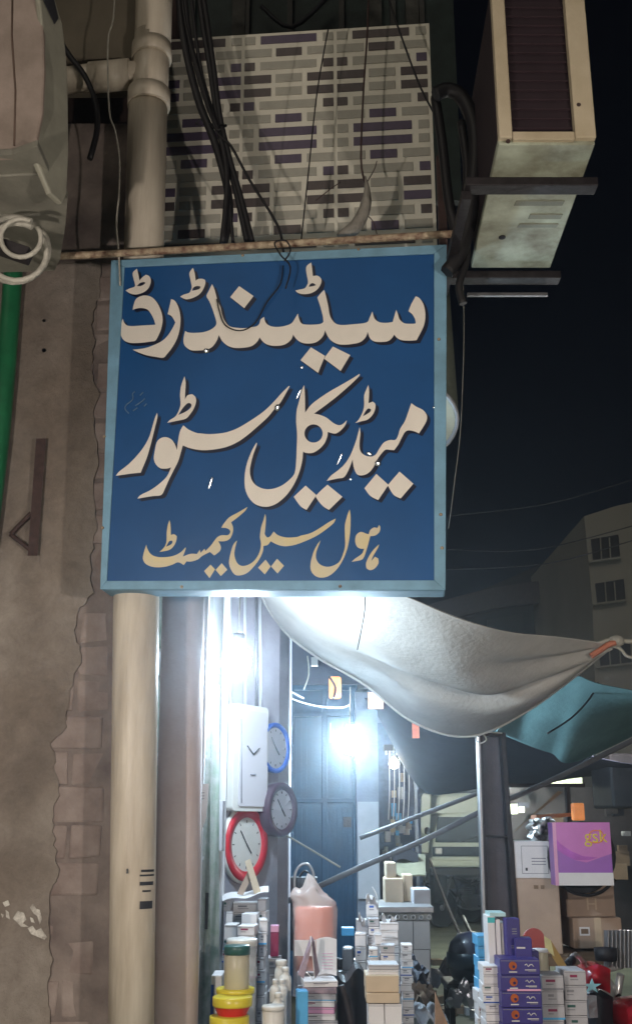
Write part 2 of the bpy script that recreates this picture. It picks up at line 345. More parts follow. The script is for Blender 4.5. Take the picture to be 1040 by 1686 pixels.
G.append((T(('F', [(808,130),(820,200),(815,300),(812,380),(840,335),(890,322),(925,355),(930,410),(905,480),(865,540),(820,585),(740,605),(625,628),(650,600),(710,560),(745,500),(765,430),(760,330),(768,250),(785,190)])), [T(('F', [(740,545),(790,470),(840,420),(875,425),(880,455),(850,490),(800,520)]))], 0))
G.append((T(('F', [(515,520),(518,570),(490,690),(450,850),(410,990),(370,1090),(340,1162),(240,1172),(150,1185),(75,1195),(110,1150),(200,1080),(290,990),(370,890),(430,780),(470,650),(490,580)])), [], 0))
G.append((T(('F', [(795,655),(850,700),(930,735)]), ('G', [(0,742),(100,750),(230,740),(330,715),(430,670),(560,590),(680,505),(780,410),(870,310),(950,232),(955,240),(900,340),(850,420),(790,485),(720,570),(600,680),(480,780),(380,845),(270,890),(140,915),(30,922)]),
 ('F', [(920,912),(850,895),(790,870),(770,940),(740,1040),(690,1140),(640,1240),(600,1330),(560,1400),(470,1412),(390,1425),(305,1440),(340,1400),(440,1350),(540,1280),(620,1200),(665,1105),(620,1118),(550,1115),(500,1070),(480,1010),(490,930),(510,840),(550,795),(610,782),(665,805),(700,850),(728,920),(738,830),(760,720)])), [], 0))
circ = [(430 + 97 * math.cos(a * math.pi / 10), 743 + 97 * math.sin(a * math.pi / 10)) for a in range(20)]
G.append((T(('H', [(330,225),(338,350),(340,520),(400,440),(480,375),(600,295),(740,215),(850,150),(920,105),(915,130),(830,215),(700,330),(560,440),(435,530),(500,545),(570,575),(640,630),(700,655),(745,640),(785,600),(770,650),(725,705),(670,742),(620,738),(582,725),(575,780),(545,850),(490,910),(420,950),(350,950),(318,935),(310,1030),(280,1150),(230,1270),(160,1380),(80,1460),(0,1510)]),
 ('G', [(690,1528),(590,1500),(520,1430),(480,1330),(475,1200),(500,1060),(550,930),(600,840),(605,860),(570,960),(545,1050),(530,1150),(550,1240),(600,1300),(680,1335),(770,1335),(870,1300),(960,1230),(1010,1160)]),
 ('H', [(245,1030),(250,900),(255,760),(245,620),(250,500),(275,400),(305,280)])), [T(('H', circ))], 0))
G.append((T(('H', [(345,1300),(460,1402),(355,1560),(290,1520),(218,1420)])), [], 0))
G.append((T(('H', [(578,1290),(738,1420),(595,1560),(530,1520),(466,1440),(465,1398)])), [], 0))
G.append((T(('I', [(300,222),(308,300),(302,420),(345,402),(375,430),(370,490),(340,550),(290,595),(230,612),(160,630),(200,590),(240,510),(255,440),(255,340),(275,280)])), [T(('I', [(240,560),(270,505),(300,475),(328,485),(320,510),(285,535)]))], 0))
G.append((T(('I', [(208,675),(215,740),(205,850),(215,930),(260,975),(330,990),(380,965),(420,900),(465,840),(530,812),(585,812),(615,770),(640,690),(690,610),(730,500),(758,418),(810,455),(880,490),(920,540),(925,590),(900,650),(840,742),(790,720),(730,710),(690,730),(655,790),(620,860),(575,922),(530,918),(480,918),(430,970),(390,1030),(350,1110),(300,1165),(240,1190),(180,1180),(145,1110),(132,1020),(90,1130),(40,1210),(-30,1225)]),
 ('H', [(570,1250),(620,1190),(700,1130),(770,1060),(830,960),(880,830),(905,740)])), [], 0))
G.append((T(('I', [(385,1175),(509,1288),(508,1300),(405,1455),(320,1410),(258,1328)])), [], 0))
G.append((T(('I', [(632,1150),(780,1280),(645,1438),(570,1400),(514,1310),(514,1288)])), [], 0))
G.append((T(('J', [(388,238),(398,290),(402,400),(435,390),(465,410),(460,460),(430,520),(380,560),(280,580),(330,530),(355,470),(358,370),(370,290)])), [T(('J', [(350,525),(385,465),(420,460),(410,495)]))], 1))
G.append((T(('J', [(140,500),(150,540),(185,600),(250,632),(350,635),(440,618),(510,580),(558,530),(560,550),(530,630),(610,600),(680,602),(712,555),(720,590),(762,545),(770,570),(830,510),(890,430),(940,402),(1010,400)]),
 ('K', [(190,370),(185,345),(150,325),(95,322),(120,280),(180,210),(270,160),(375,98),(350,140),(270,210),(200,262),(222,320),(215,380),(185,440),(130,465),(62,465),(90,520),(80,570),(20,618)]),
 ('J', [(820,580),(740,620),(690,660),(620,682),(570,680),(540,720),(480,690),(420,715),(330,740),(220,742),(140,712),(105,660),(110,600)])), [], 1))
for c, pp in (('J', [(825,715),(874,765),(815,860),(757,785)]), ('J', [(945,700),(1005,770),(935,838),(880,772)]), ('K', [(568,662),(622,735),(560,820),(488,748)]), ('K', [(690,652),(765,728),(695,810),(627,735)])):
    G.append((T((c, pp)), [], 1))
G.append((T(('K', [(563,172),(572,220),(565,330),(560,390),(585,425),(615,415),(655,360),(700,400),(790,425),(900,420)]), ('L', [(100,405),(200,380),(300,325),(400,260),(472,222),(450,270),(380,330),(280,400),(180,450),(80,490),(0,512)]),
 ('K', [(760,518),(690,500),(622,465),(590,505),(545,515),(540,570),(500,660),(430,750),(370,805),(300,830),(240,822),(195,760),(178,690),(195,590),(225,500),(265,455),(245,530),(235,610),(260,690),(310,728),(380,718),(450,670),(500,590),(520,500),(508,420),(520,320),(545,240)])), [], 1))
G.append((T(('L', [(620,125),(630,200),(628,330),(615,450),(590,560),(540,680),(470,780),(390,840),(310,855),(245,830),(205,770),(205,690),(235,580),(275,500),(310,455),(290,510),(265,580),(262,650),(300,710),(370,738),(440,728),(510,685),(550,600),(572,510),(570,400),(570,290),(595,190)])), [], 1))
G.append((T(('L', [(935,290),(948,320),(935,370),(890,405),(840,410),(825,470),(800,560),(770,640),(735,668),(640,685),(680,650),(750,600),(775,545),(740,545),(700,525),(680,470),(690,400),(740,365),(800,385),(825,390),(840,345),(880,318),(915,325)])), [], 1))
G.append((T(('L', [(935,498),(920,540),(870,625),(850,680),(890,630),(925,650),(928,700),(890,755),(840,775),(800,755),(795,700),(830,620),(880,550)])), [], 1))
for outer, holes, gold in G:
    nm = 'letter_dot' if len(outer) < 7 else 'letter'
    so = smooth_loop(outer); sh = [smooth_loop(h, 4, 80) for h in holes]
    m = MB(); m.prism([SP(x, y, .0035) for x, y in so], (0, 0, 0), [[SP(x, y, .0035) for x, y in h] for h in sh])
    ob(nm, m, M['gold'] if gold else M['letter'], sign, fixn=False)
    if not gold:
        m = MB()
        for k, (dx, dy) in enumerate(((5.5, 4.5), (3, 3.5))):
            e = .0018 + k * .0007
            m.prism([SP(x + dx, y + dy, e) for x, y in so], (0, 0, 0), [[SP(x + dx, y + dy, e) for x, y in h] for h in sh])
        ob('letter_outline', m, M['shadow'], sign, fixn=False)
for st in ([(490,230),(430,280),(440,400),(370,480),(270,560),(250,660),(340,760)], [(690,240),(610,325)], [(730,400),(640,480),(490,575)], [(550,620),(440,700)], [(770,520),(710,590)]):
    P = [SP(190 + x / 14.857, 630 + y / 14.857, .0035) for x, y in st]; ob('signature_stroke', MB().tube(cat_open(P, 3), .0022, 5), M['faint'], sign)
for x, y in ((722, 560), (725, 848), (727, 903), (173, 720), (170, 870), (560, 966), (300, 967), (590, 412), (400, 422)):
    ob('screw', MB().lathe([(.0, .004), (.004, .003), (.006, 0)], SP(x, y, .007), 8, M=sn.to_track_quat('Z', 'Y').to_matrix()), M['rust'], sign)
# mirror caps added as highlights, tilted to throw lamp glints at the camera
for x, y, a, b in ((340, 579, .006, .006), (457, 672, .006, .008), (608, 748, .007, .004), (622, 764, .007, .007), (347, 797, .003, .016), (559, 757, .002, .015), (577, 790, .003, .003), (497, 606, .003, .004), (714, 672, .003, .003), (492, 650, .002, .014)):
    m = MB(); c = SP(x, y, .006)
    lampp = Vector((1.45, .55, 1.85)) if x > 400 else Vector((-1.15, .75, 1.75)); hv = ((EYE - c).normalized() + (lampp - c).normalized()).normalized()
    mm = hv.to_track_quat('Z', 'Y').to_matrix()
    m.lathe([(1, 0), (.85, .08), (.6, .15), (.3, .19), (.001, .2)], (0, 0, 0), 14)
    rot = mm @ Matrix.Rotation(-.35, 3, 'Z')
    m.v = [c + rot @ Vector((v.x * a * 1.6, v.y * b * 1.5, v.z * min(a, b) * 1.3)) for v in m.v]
    ob('glint_cap', m, M['glint'], sign)
# rail the sign hangs from
rail = wire([(30, 424), (180, 418), (460, 402), (748, 385)], [3.44, 3.43, 3.40, 3.33], .0135, 12)
ob('sign_rail', rail, M['rust'], label='rusty cream steel pipe rail running along the top of the blue sign', cat='pipe')
# ================================================================== LEFT WALL, BRICK EDGE, PIPES
YW = 3.72
edge = [(165, 432), (168, 480), (150, 520), (157, 560), (150, 610), (162, 650), (152, 700), (163, 745), (156, 800), (160, 860), (150, 915), (152, 975), (132, 1000), (125, 1040), (135, 1080), (118, 1130), (112, 1165), (108, 1195), (86, 1225), (90, 1262), (98, 1300), (86, 1340), (90, 1390), (96, 1440), (84, 1470), (80, 1520), (86, 1580), (78, 1640), (84, 1700), (84, 1780)]
fine = []
for (x0, y0), (x1, y1) in zip(edge[:-1], edge[1:]):
    for k in range(5): fine.append((x0 + (x1 - x0) * k / 5 + random.uniform(-3.2, 3.2), y0 + (y1 - y0) * k / 5 + random.uniform(-2, 2)))
edge = fine + [edge[-1]]
pl = MB(); poly = [V(x, y, YW) for x, y in edge] + [V(-420, 1780, YW), V(-420, 432, YW)]
pl.prism(poly, (0, .045, 0)); wall = ob('plaster_wall', pl, M['plaster'], label='old stained grey brown plastered wall with a broken right edge', cat='wall')
ob('stain_hole', MB().lathe([(.0, .001), (.007, .001)], V(73, 528, YW - .001), 8, M=Matrix.Rotation(R(90), 3, 'X')), M['ink'], wall)
ob('stain_hole', MB().lathe([(.0, .001), (.009, .001)], V(73, 577, YW - .001), 8, M=Matrix.Rotation(R(90), 3, 'X')), M['ink'], wall)
chip = [[(22, 1512), (30, 1500), (40, 1503), (44, 1514), (38, 1520), (48, 1526), (36, 1526)], [(50, 1494), (55, 1488), (60, 1496), (66, 1498), (70, 1512), (66, 1522), (62, 1508), (56, 1504)], [(46, 1528), (54, 1524), (60, 1532), (68, 1528), (78, 1543), (74, 1547), (62, 1542), (52, 1538)], [(50, 1510), (55, 1512), (58, 1520), (52, 1518)], [(5, 1486), (14, 1482), (17, 1490), (9, 1493)], [(10, 1498), (15, 1502), (17, 1514), (11, 1510)], [(2, 1504), (7, 1506), (5, 1511)]]
for c in chip:
    ob('flaking_whitewash', MB().prism([V(x, y, YW - .0015) for x, y in c], (0, -.002, 0)), mat('dirty_whitewash', (.55, .53, .48), .8, var=.5, scale=60, col2=(.25, .22, .19)), wall)
# brick pier behind the plaster, single bricks
pier = thing('brick_pier', 'pier of rough mortar smeared bricks at the broken edge of the plastered wall', 'pier', V(140, 1780, YW + .2))
core = MB(); a = V(-420, 1900, YW + .06); b = V(184, 1900, YW + .06)
core.box(((a.x + b.x) / 2, YW + .1325, 2.0), (b.x - a.x, .24, 4.6)); ob('mortar_core', core, M['mortar'], pier)
zz = -.02; r = 0
while zz < 3.55:
    yb = 0; xr = V(176, 1200, YW).x + random.uniform(-.012, .012)
    w = .23 if r % 2 else .12; x1 = xr
    while x1 > V(40, 1200, YW).x:
        m = MB(); m.box((x1 - w / 2, YW + .0545 + random.uniform(-.004, .004), zz + .058), (w - .010, .09, .110 + random.uniform(-.006, .003)), yaw=random.uniform(-.03, .03)); m.v = [v + Vector((random.uniform(-.007, .007), random.uniform(-.003, .003), random.uniform(-.006, .006))) for v in m.v]
        br = ob('brick', m, M['claybrick'], pier, bevel=.008); x1 -= w; w = .23
    zz += .121; r += 1
# upper dark recess wall and beam
up = MB(); a = V(-420, 432, 4.0); b = V(290, 0, 4.0)
up.box(((a.x + b.x) / 2, 4.12, 4.4), (b.x - a.x, .2, 2.2)); ob('recess_wall', up, M['darkwall'], label='dark brown stained wall in the recess behind the cream pipe', cat='wall')
bm_ = MB(); z0 = V(150, 98, 3.62).z; bm_.box((V(100, 98, 3.62).x - .35, 3.74, z0 + .35), (1.33, .25, .7)); ob('concrete_beam', bm_, M['concrete'], bevel=.01, label='olive grey concrete beam above the pipe branch', cat='beam')
# rusty bracket on wall
bk = thing('wall_bracket', 'rusty brown angle iron bracket fixed to the plastered wall', 'bracket', V(60, 915, YW))
ob('upright', MB().hexa([V(46, 915, YW - .03), V(62, 915, YW - .03), V(62, 915, YW - .001), V(46, 915, YW - .001), V(60, 722, YW - .03), V(76, 722, YW - .03), V(76, 722, YW - .001), V(60, 722, YW - .001)]), M['brownsteel'], bk)
ob('brace', wire([(18, 880), (52, 845)], YW - .02, .009, 6), M['brownsteel'], bk)
ob('brace', wire([(18, 880), (50, 905)], YW - .02, .009, 6), M['brownsteel'], bk)
# pipes
pipe = thing('drain_pipe', 'thick cream plastic drain pipe with a tee branch running down beside the sign', 'pipe', V(215, 1780, 3.58))
YP = 3.58
def cyl_px(pts, Y, n=24):
    P = [V((x0 + x1) / 2, y, Y) for x0, x1, y in pts]; rad = [(V(x1, y, Y) - V(x0, y, Y)).length / 2 for x0, x1, y in pts]
    return MB().tube(P, 0, n, rad=rad)
ob('pipe_shaft', cyl_px([(178, 253, 1760), (182, 257, 1400), (187, 262, 1000), (197, 266, 700), (205, 270, 400), (212, 276, 170)], YP), M['pvc'], pipe)
ob('pipe_shaft', cyl_px([(221, 281, 95), (224, 284, 0), (228, 288, -150)], YP), M['pvc'], pipe)
ob('tee_body', cyl_px([(217, 277, 172), (222, 279, 60)], YP - .003), M['pvc'], pipe)
ob('collar', cyl_px([(210, 280, 176), (211, 281, 152)], YP - .004), M['pvc'], pipe)
ob('collar', cyl_px([(217, 283, 98), (218, 283, 76)], YP - .004), M['pvc'], pipe)
ob('branch', MB().tube([V(60, 140, YP + .03), V(150, 127, YP + .01), V(240, 122, YP)], .052, 20), M['pvc'], pipe)
ob('branch_collar', MB().tube([V(150, 128, YP + .01), V(215, 122, YP)], .060, 20), M['pvc'], pipe)
for (x0, y0, x1, y1) in ((234, 1432, 252, 1436), (232, 1440, 252, 1443), (232, 1452, 251, 1458), (236, 1466, 248, 1469), (232, 1484, 250, 1497), (211, 1430, 214, 1438)):
    m = MB(); cx = V((x0 + x1) / 2, (y0 + y1) / 2, YP)
    cxp = V(217, (y0 + y1) / 2, YP).x; rr = .0795
    def arc(u, v):
        X = V(x0 + (x1 - x0) * u, (y0 + y1) / 2, YP - .05).x - cxp; X = max(-.078, min(.078, X)); z = V(217, y1 + (y0 - y1) * v, YP - .07).z
        return (cxp + X, YP - math.sqrt(rr * rr - X * X), z)
    m.grid(arc, 5, 1); ob('printed_mark', m, M['ink'], pipe, fixn=False)
col = MB(); cpts = []
for k in range(25):
    pass
a = V(255, 1760, 3.85); b = V(318, 1760, 3.85); t0 = V(262, 960, 3.85); t1 = V(327, 960, 3.85)
col.tube([((a.x + b.x) / 2 + .0, 3.93, -.0), ((t0.x + t1.x) / 2, 3.93, 3.0)], .079, 28)
ob('painted_column', col, M['pink'], label='round purplish pink painted column just right of the cream drain pipe', cat='column')
ob('green_water_pipe', MB().tube(cat_open([V(-22, 900, 3.67), V(2, 700, 3.67), V(20, 480, 3.67), V(24, 400, 3.67)], 4), .036, 14), M['green'], label='bright green plastic water pipe at the left edge below the air conditioner', cat='pipe')
# ================================================================== TILED PARAPET
YT = 3.95
par = thing('tiled_parapet', 'balcony parapet faced with taupe and purple mosaic brick tiles', 'parapet', V(500, 600, YT))
ax = V(552, 218, YT); u1 = V(709, 212, YT - .036); ud = (u1 - ax); TWd = ud.xy.length; ux = Vector((ud.x, ud.y, 0)).normalized(); un = Vector((ux.y, -ux.x, 0))
if un.y > 0: un = -un
TZ = (V(552, 45, YT).z - V(552, 383 + 11, YT).z) / 15.5
ztop = V(552, 48, YT).z
pw = MB(); L = ax + ux * (-2.6 * TWd); Rr = ax + ux * (1.02 * TWd)
def slab(m, p, q, z0, z1, d0, d1):
    m.hexa([Vector((p.x, p.y, z0)) + un * d0, Vector((q.x, q.y, z0)) + un * d0, Vector((q.x, q.y, z0)) + un * d1, Vector((p.x, p.y, z0)) + un * d1,
            Vector((p.x, p.y, z1)) + un * d0, Vector((q.x, q.y, z1)) + un * d0, Vector((q.x, q.y, z1)) + un * d1, Vector((p.x, p.y, z1)) + un * d1])
slab(pw, L, Rr, ztop - TZ * 21, ztop, 0, -.14); ob('parapet_wall', pw, M['joint'], par)
pat = 'ABCDDCBAABCDDCBAA'
for r in range(17):
    k = pat[r]; zc = ztop - TZ * (r + .55)
    spans = {'A': [(.02, .13, 'l'), (.19, .80, 'd'), (.87, .98, 'l')], 'B': [(.02, .31, 'l'), (.36, .64, 'd'), (.70, .98, 'l')],
             'C': [(.02, .13, 'd'), (.19, .80, 'l'), (.87, .98, 'd')], 'D': [(.02, .31, 'd'), (.36, .64, 'l'), (.70, .98, 'd')]}[k]
    for t in (-3, -2, -1, 0):
        for (s0, s1, c) in spans:
            q0, q1 = t + s0, t + s1
            if q0 < -2.6: continue
            m = MB(); slab(m, ax + ux * q0 * TWd, ax + ux * q1 * TWd, zc - TZ * .29, zc + TZ * .29, .004 + random.uniform(0, .0015), -.002)
            purple = (r in (6, 7, 8, 9) and k in 'AB') or random.random() < .3
            ob('brick', m, M['brickL'] if c == 'l' else (M['brickP'] if purple else M['brickD']), par)
# window with curtain above the parapet
wn = thing('upstairs_window', 'dark green shuttered window behind the top of the tiled parapet', 'window', V(480, 60, 4.9))
m = MB(); pb(m, 240, -260, 760, 330, 5.0, .05); ob('shutter', m, mat('dark_green_shutter', (.020, .034, .030), .6, var=.4), wn)
for x in (300, 385, 395, 470, 560, 650, 700):
    m = MB(); pb(m, x, -260, x + 9, 330, 4.97, .025); ob('mullion', m, mat('dull_grey_frame', (.05, .05, .045), .6), wn)
for x in (375, 612, 676):
    m = MB(); pb(m, x, -260, x + 22, 300, 4.96, .02); ob('curtain_strip', m, mat('dusty_curtain', (.07, .07, .062), .9, var=.5), wn)
ob('grille_bar', wire([(430, 10), (480, 45), (540, -5)], 4.9, .012), M['black'], wn)
# balcony slab under it (hidden behind the sign) 
sl = MB(); zs = V(552, 700, YT).z
sl.hexa([Vector((-2.6, 4.15, zs)), Vector((.44, 4.05, zs)), Vector((.5, 10.5, zs)), Vector((-2.6, 10.5, zs)), Vector((-2.6, 4.15, zs + .16)), Vector((.44, 4.05, zs + .16)), Vector((.5, 10.5, zs + .16)), Vector((-2.6, 10.5, zs + .16))])
ob('balcony_slab', sl, M['concrete'], label='grey concrete balcony slab running over the shop front', cat='slab')
sw = MB(); sw.box((-1.05, 5.35, zs + 1.4), (2.9, .2, 2.5)); ob('upper_wall', sw, M['darkwall'], label='dark upper storey wall of the shop building behind the balcony', cat='wall')
# ================================================================== AIR CONDITIONERS
def lerp(a, b, t): return a + (b - a) * t
YA0, YA1 = 2.75, 3.5
ac = thing('air_conditioner', 'cream outdoor air conditioner unit on steel brackets seen from below at the upper right', 'air conditioner', V(880, 300, 3.1))
zb = V(899, 238, YA0).z; xl, xr = V(820, 238, YA0).x, V(979, 238, YA0).x; H = .62
yb1 = YA0
while V(899, 440, yb1).z < zb and yb1 < 5: yb1 += .02       # where the underside's far edge falls at pixel row 440
YA1 = yb1
xo = V(775, 440, YA1).x - xl      # the unit hangs a little askew
m = MB(); sh = Vector((xo, 0, 0))
P = [Vector((xl, YA0, zb)), Vector((xr, YA0, zb)), Vector((xr, YA1, zb)) + sh, Vector((xl, YA1, zb)) + sh]
def shell(dz0, dz1, ins=0.0):
    q = [P[0] + Vector((ins, ins, 0)), P[1] + Vector((-ins, ins, 0)), P[2] + Vector((-ins, -ins, 0)), P[3] + Vector((ins, -ins, 0))]
    return MB().hexa([p + Vector((0, 0, dz0)) for p in q] + [p + Vector((0, 0, dz1)) for p in q])
ob('coil', shell(.03, H, .012), M['acdark'], ac)
ob('base_pan', shell(0, .028), M['acunder'], ac, bevel=.004)
for dx0, dx1 in ((0, .040), (xr - xl - .062, xr - xl)):
    m = MB(); m.box((xl + (dx0 + dx1) / 2, YA0 - .004, zb + H / 2 + .012), (dx1 - dx0, .03, H)); ob('side_frame', m, M['accream'], ac, bevel=.003)
m = MB(); m.box(((xl + xr) / 2 - .011, YA0 - .002, zb + .022), (xr - xl - .105, .024, .028)); ob('lower_rail', m, M['accream'], ac, bevel=.002)
for k in range(16):
    m = MB(); m.box(((xl + xr) / 2 - .011, YA0 + .006, zb + .06 + k * .034), (xr - xl - .106, .006, .004)); ob('coil_fin', m, mat('fin_dark', (.035, .02, .025), .6), ac)
def under(px, py):   # point on the underside
    d = ray(px, py); return EYE + d * ((zb - EYE.z) / d.z)
for (x0, y0, x1, y1) in ((845, 330, 925, 338), (868, 352, 922, 360), (850, 368, 915, 374)):
    m = MB(); c0, c1, c2, c3 = under(x0, y1), under(x1, y1), under(x1 + 4, y0), under(x0 + 4, y0); dz = Vector((0, 0, -.003))
    m.hexa([c + dz for c in (c0, c1, c2, c3)] + [c + Vector((0, 0, .001)) for c in (c0, c1, c2, c3)]); ob('stiffening_rib', m, mat('ac_rib', (.22, .23, .18), .6), ac, bevel=.002)
ob('drain_hole', MB().lathe([(.012, -.004), (.012, .0), (.001, .0)], under(826, 390), 10), M['black'], ac)
ob('bolt', MB().lathe([(.0, -.004), (.007, -.004), (.007, .0)], V(952, 172, YA0 - .02), 8, M=Matrix.Rotation(R(90), 3, 'X')), M['brownsteel'], ac)
ob('bolt', MB().lathe([(.0, -.004), (.007, -.004), (.007, .0)], V(836, 232, YA0 - .02), 8, M=Matrix.Rotation(R(90), 3, 'X')), M['brownsteel'], ac)
def bar(x0, x1, yA, dz=.03, name='bracket_bar', th=.055, mt='brownsteel'):
    yy = YA0
    while V(880, yA, yy).z < zb - .004 and yy < 5: yy += .01
    a = V(x0, yA, yy); b = V(x1, yA, yy); m = MB()
    m.box(((a.x + b.x) / 2, yy, zb - dz / 2 - .002), (b.x - a.x, th, dz)); return m, yy
br = thing('bracket_frame', 'dark steel bracket arms holding up the cream air conditioner', 'bracket', V(760, 470, 3.6))
m, y1_ = bar(764, 980, 300); ob('arm', m, M['dsteel'], br, bevel=.003)
m, y2_ = bar(732, 920, 452); ob('arm', m, M['dsteel'], br, bevel=.003)
ob('pale_strut', MB().box((V(835, 467, y2_ + .05).x, y2_ + .07, zb - .05), (.30, .012, .012)), M['alu'], br)
post = MB(); px_ = V(731, 452, y2_).x
post.box((px_, y2_ + .0, zb + .22), (.03, .03, .55)); ob('upright_angle', post, M['brownsteel'], br)
m = MB(); m.box((px_, (y1_ + y2_) / 2, zb - .05), (.03, y2_ - y1_, .03)); ob('side_rail', m, M['dsteel'], br)
m = MB(); m.box((px_, y2_ + .3, zb - .05), (.03, .6, .03)); ob('side_rail', m, M['dsteel'], br)
# left, close air conditioner: body seen from below
al = thing('air_conditioner', 'grimy pinkish grey air conditioner unit cut off by the upper left edge', 'air conditioner', V(40, 380, 2.8))
def quadbox(front, dy, mt, nm, par_, bev=.006):
    m = MB(); m.prism(front, dy); return ob(nm, m, mt, par_, bevel=bev)
Yn = 2.7
FN = Vector((0, -1, 0)); p_edge = V(66, 100, Yn)
def OP(pts, p0, n): return [onplane(x, y, p0, n) for x, y in pts]
f_ = OP([(-260, -80), (62, -80), (68, 0), (73, 60), (74, 120), (71, 185), (62, 228), (44, 250), (20, 259), (-260, 266)], p_edge, FN)
ob('front_panel', MB().prism(f_, (0, .02, 0)), M['acpink'], al, bevel=.008)
sN = Vector((.91, -.42, 0)).normalized()
acg = mat('ac_side_grey', (.30, .29, .23), .5, var=.2, bump=.1)
s_ = OP([(58, -80), (92, 0), (104, 40), (110, 90), (113, 150), (114, 250), (111, 318), (104, 336), (84, 318), (60, 262), (60, 226), (70, 185), (73, 120), (72, 60), (66, 0)], V(68, 100, Yn + .006), sN)
ob('side_panel', MB().prism(s_, sN * -.02), acg, al, bevel=.006)
uz = V(20, 259, Yn).z
u_ = OP([(-260, 262), (20, 255), (50, 244), (62, 240), (88, 300), (112, 325), (108, 372), (99, 428), (90, 446), (-260, 456)], Vector((0, 0, uz)), Vector((0, 0, 1)))
ob('underside', MB().prism(u_, (0, 0, .02)), M['acgrey'], al, bevel=.005)
ob('casing_core', MB().hexa([V(-260, 280, Yn + .03), V(50, 262, Yn + .03), V(80, 330, Yn + .36), V(-200, 330, Yn + .36), V(-260, -80, Yn + .03), V(50, -80, Yn + .03), V(80, -80, Yn + .36), V(-200, -80, Yn + .36)]), M['acgrey'], al)
ob('handle_slot', MB().prism(OP([(72, -40), (84, -20), (96, 30), (90, 40), (72, 2)], V(68, 100, Yn - .002), sN), sN * .002), M['ink'], al)
for yy in (286, 352): ob('base_rib', MB().tube(OP([(-100, yy + 8), (66, yy)], Vector((0, 0, uz - .002)), Vector((0, 0, 1))), .006, 6), M['acgrey'], al)
ob('crease_line', MB().tube(OP([(22, -60), (20, 60), (26, 150), (24, 240)], p_edge + Vector((0, -.001, 0)), FN), .003, 5), mat('grimy_line', (.12, .08, .06), .8), al)
ob('arm', MB().box((V(-60, 350, Yn).x, Yn + .14, V(0, 352, Yn).z), (.34, .05, .04), M=Matrix.Rotation(.35, 3, 'Y')), M['dsteel'], al, bevel=.004)
ob('hose_stub', wire([(100, 310), (106, 322), (104, 338), (98, 350)], Yn + .33, .009), M['cable'], al)
for dx, rr, cx, cy, nm in ((0, 1, 35, 392, 'a'), (1, 1.5, 36, 412, 'b'), (2, 1.7, 40, 405, 'c')):
    pts = []
    R0 = 33 * rr
    for k in range(0, 22):
        a = k / 21 * 2 * math.pi * .93 - .6
        pts.append(V(cx - dx * 8 + R0 * math.cos(a), cy + R0 * .95 * math.sin(a) + dx * 3, Yn + .10 + dx * .05))
    ob('cable_coil', MB().tube(pts, .0075 + dx * .0012, 8), M['wcable'], label='%s loop of white cable hanging under the left air conditioner' % ('smallest', 'middle', 'largest')[dx], cat='cable', group='white cable loops at the left edge')
# ================================================================== CABLES UP HIGH
def cab(pts, Y, r, label, group=None, mt='cable', name='cable'):
    return ob(name, wire(pts, Y, r), M[mt], label=label, cat='cable', group=group)
gb = 'black cables bundled in front of the tiled parapet'
YC = 3.62
cab([(290, -60), (302, 60), (325, 160), (352, 230), (372, 300), (378, 350), (368, 402)], YC, .017, 'thickest black cable on the left of the bundle before the tiles', gb)
cab([(300, -60), (312, 60), (338, 160), (364, 230), (374, 300), (366, 402)], YC - .02, .012, 'black cable lying over the thickest one in the bundle', gb)
cab([(310, -60), (320, 40), (332, 120), (352, 190), (368, 240), (376, 320), (384, 402)], YC - .01, .008, 'slim black cable ending in the middle of the bundle', gb)
cab([(322, -60), (334, 40), (346, 110), (356, 180), (370, 240), (390, 320), (408, 402)], YC, .014, 'thick black cable slanting to the right end of the bundle', gb)
cab([(326, -60), (342, 40), (352, 110), (362, 190), (378, 260), (398, 330), (416, 402)], YC - .015, .012, 'rightmost thick black cable of the bundle', gb)
cab([(296, -60), (306, 40), (334, 140), (356, 215), (380, 240), (410, 295), (445, 350), (462, 385), (468, 432)], YC - .03, .0055, 'thin black cable leaving the bundle for the top of the blue sign', gb)
ob('cable_tie', MB().tube([V(345, 205, YC - .01), V(372, 207, YC - .03), V(360, 215, YC - .04), V(345, 205, YC - .01)], .006, 6), M['cable'], label='black tie knotted round the cable bundle', cat='cable tie')
ob('cable_tie', MB().tube([V(322, 203, YC), V(330, 196, YC), V(337, 203, YC), V(330, 208, YC), V(322, 203, YC)], .003, 6), M['cable'], label='small loop of wire beside the cable bundle', cat='wire')
cab([(540, 48), (522, 150), (508, 280), (495, 402)], 3.7, .0032, 'thin black wire falling down the middle of the tiled parapet', 'thin wires over the tiles')
cab([(640, 0), (655, 45), (690, 140), (722, 205), (728, 260)], 3.7, .0042, 'thin black wire slanting to the right corner of the tiled parapet', 'thin wires over the tiles')
cab([(606, 0), (604, 60), (598, 150), (594, 260), (600, 300)], 3.7, .0045, 'dusty brown string hanging down the tiles to the plastic rag', None, 'brownsteel')
cab([(190, -40), (187, 30), (178, 70), (180, 180), (190, 215), (197, 262), (196, 320), (192, 370), (196, 420), (198, 470)], 3.44, .0035, 'thin white cable dangling in front of the cream pipe branch', None, 'wcable')
cab([(95, 60), (115, 92), (140, 125), (158, 170), (160, 215), (148, 262)], 3.5, .0115, 'black hose curling out from the left air conditioner', None, 'cable', 'hose')
cab([(716, 156), (735, 148), (758, 158), (776, 195), (782, 240), (778, 310), (772, 370), (755, 420), (735, 448)], [3.3] * 9, .027, 'thick black hose looping between the parapet and the right air conditioner', None, 'cable', 'hose')
cab([(716, 160), (728, 240), (738, 330), (752, 400), (742, 445)], [3.35] * 5, .019, 'black hose hanging straight beside the parapet corner', None, 'cable', 'hose')
cab([(758, 200), (768, 280), (762, 350), (768, 420), (755, 470), (762, 500)], [3.33] * 6, .015, 'black cable hanging below the hose loop', None, 'cable')
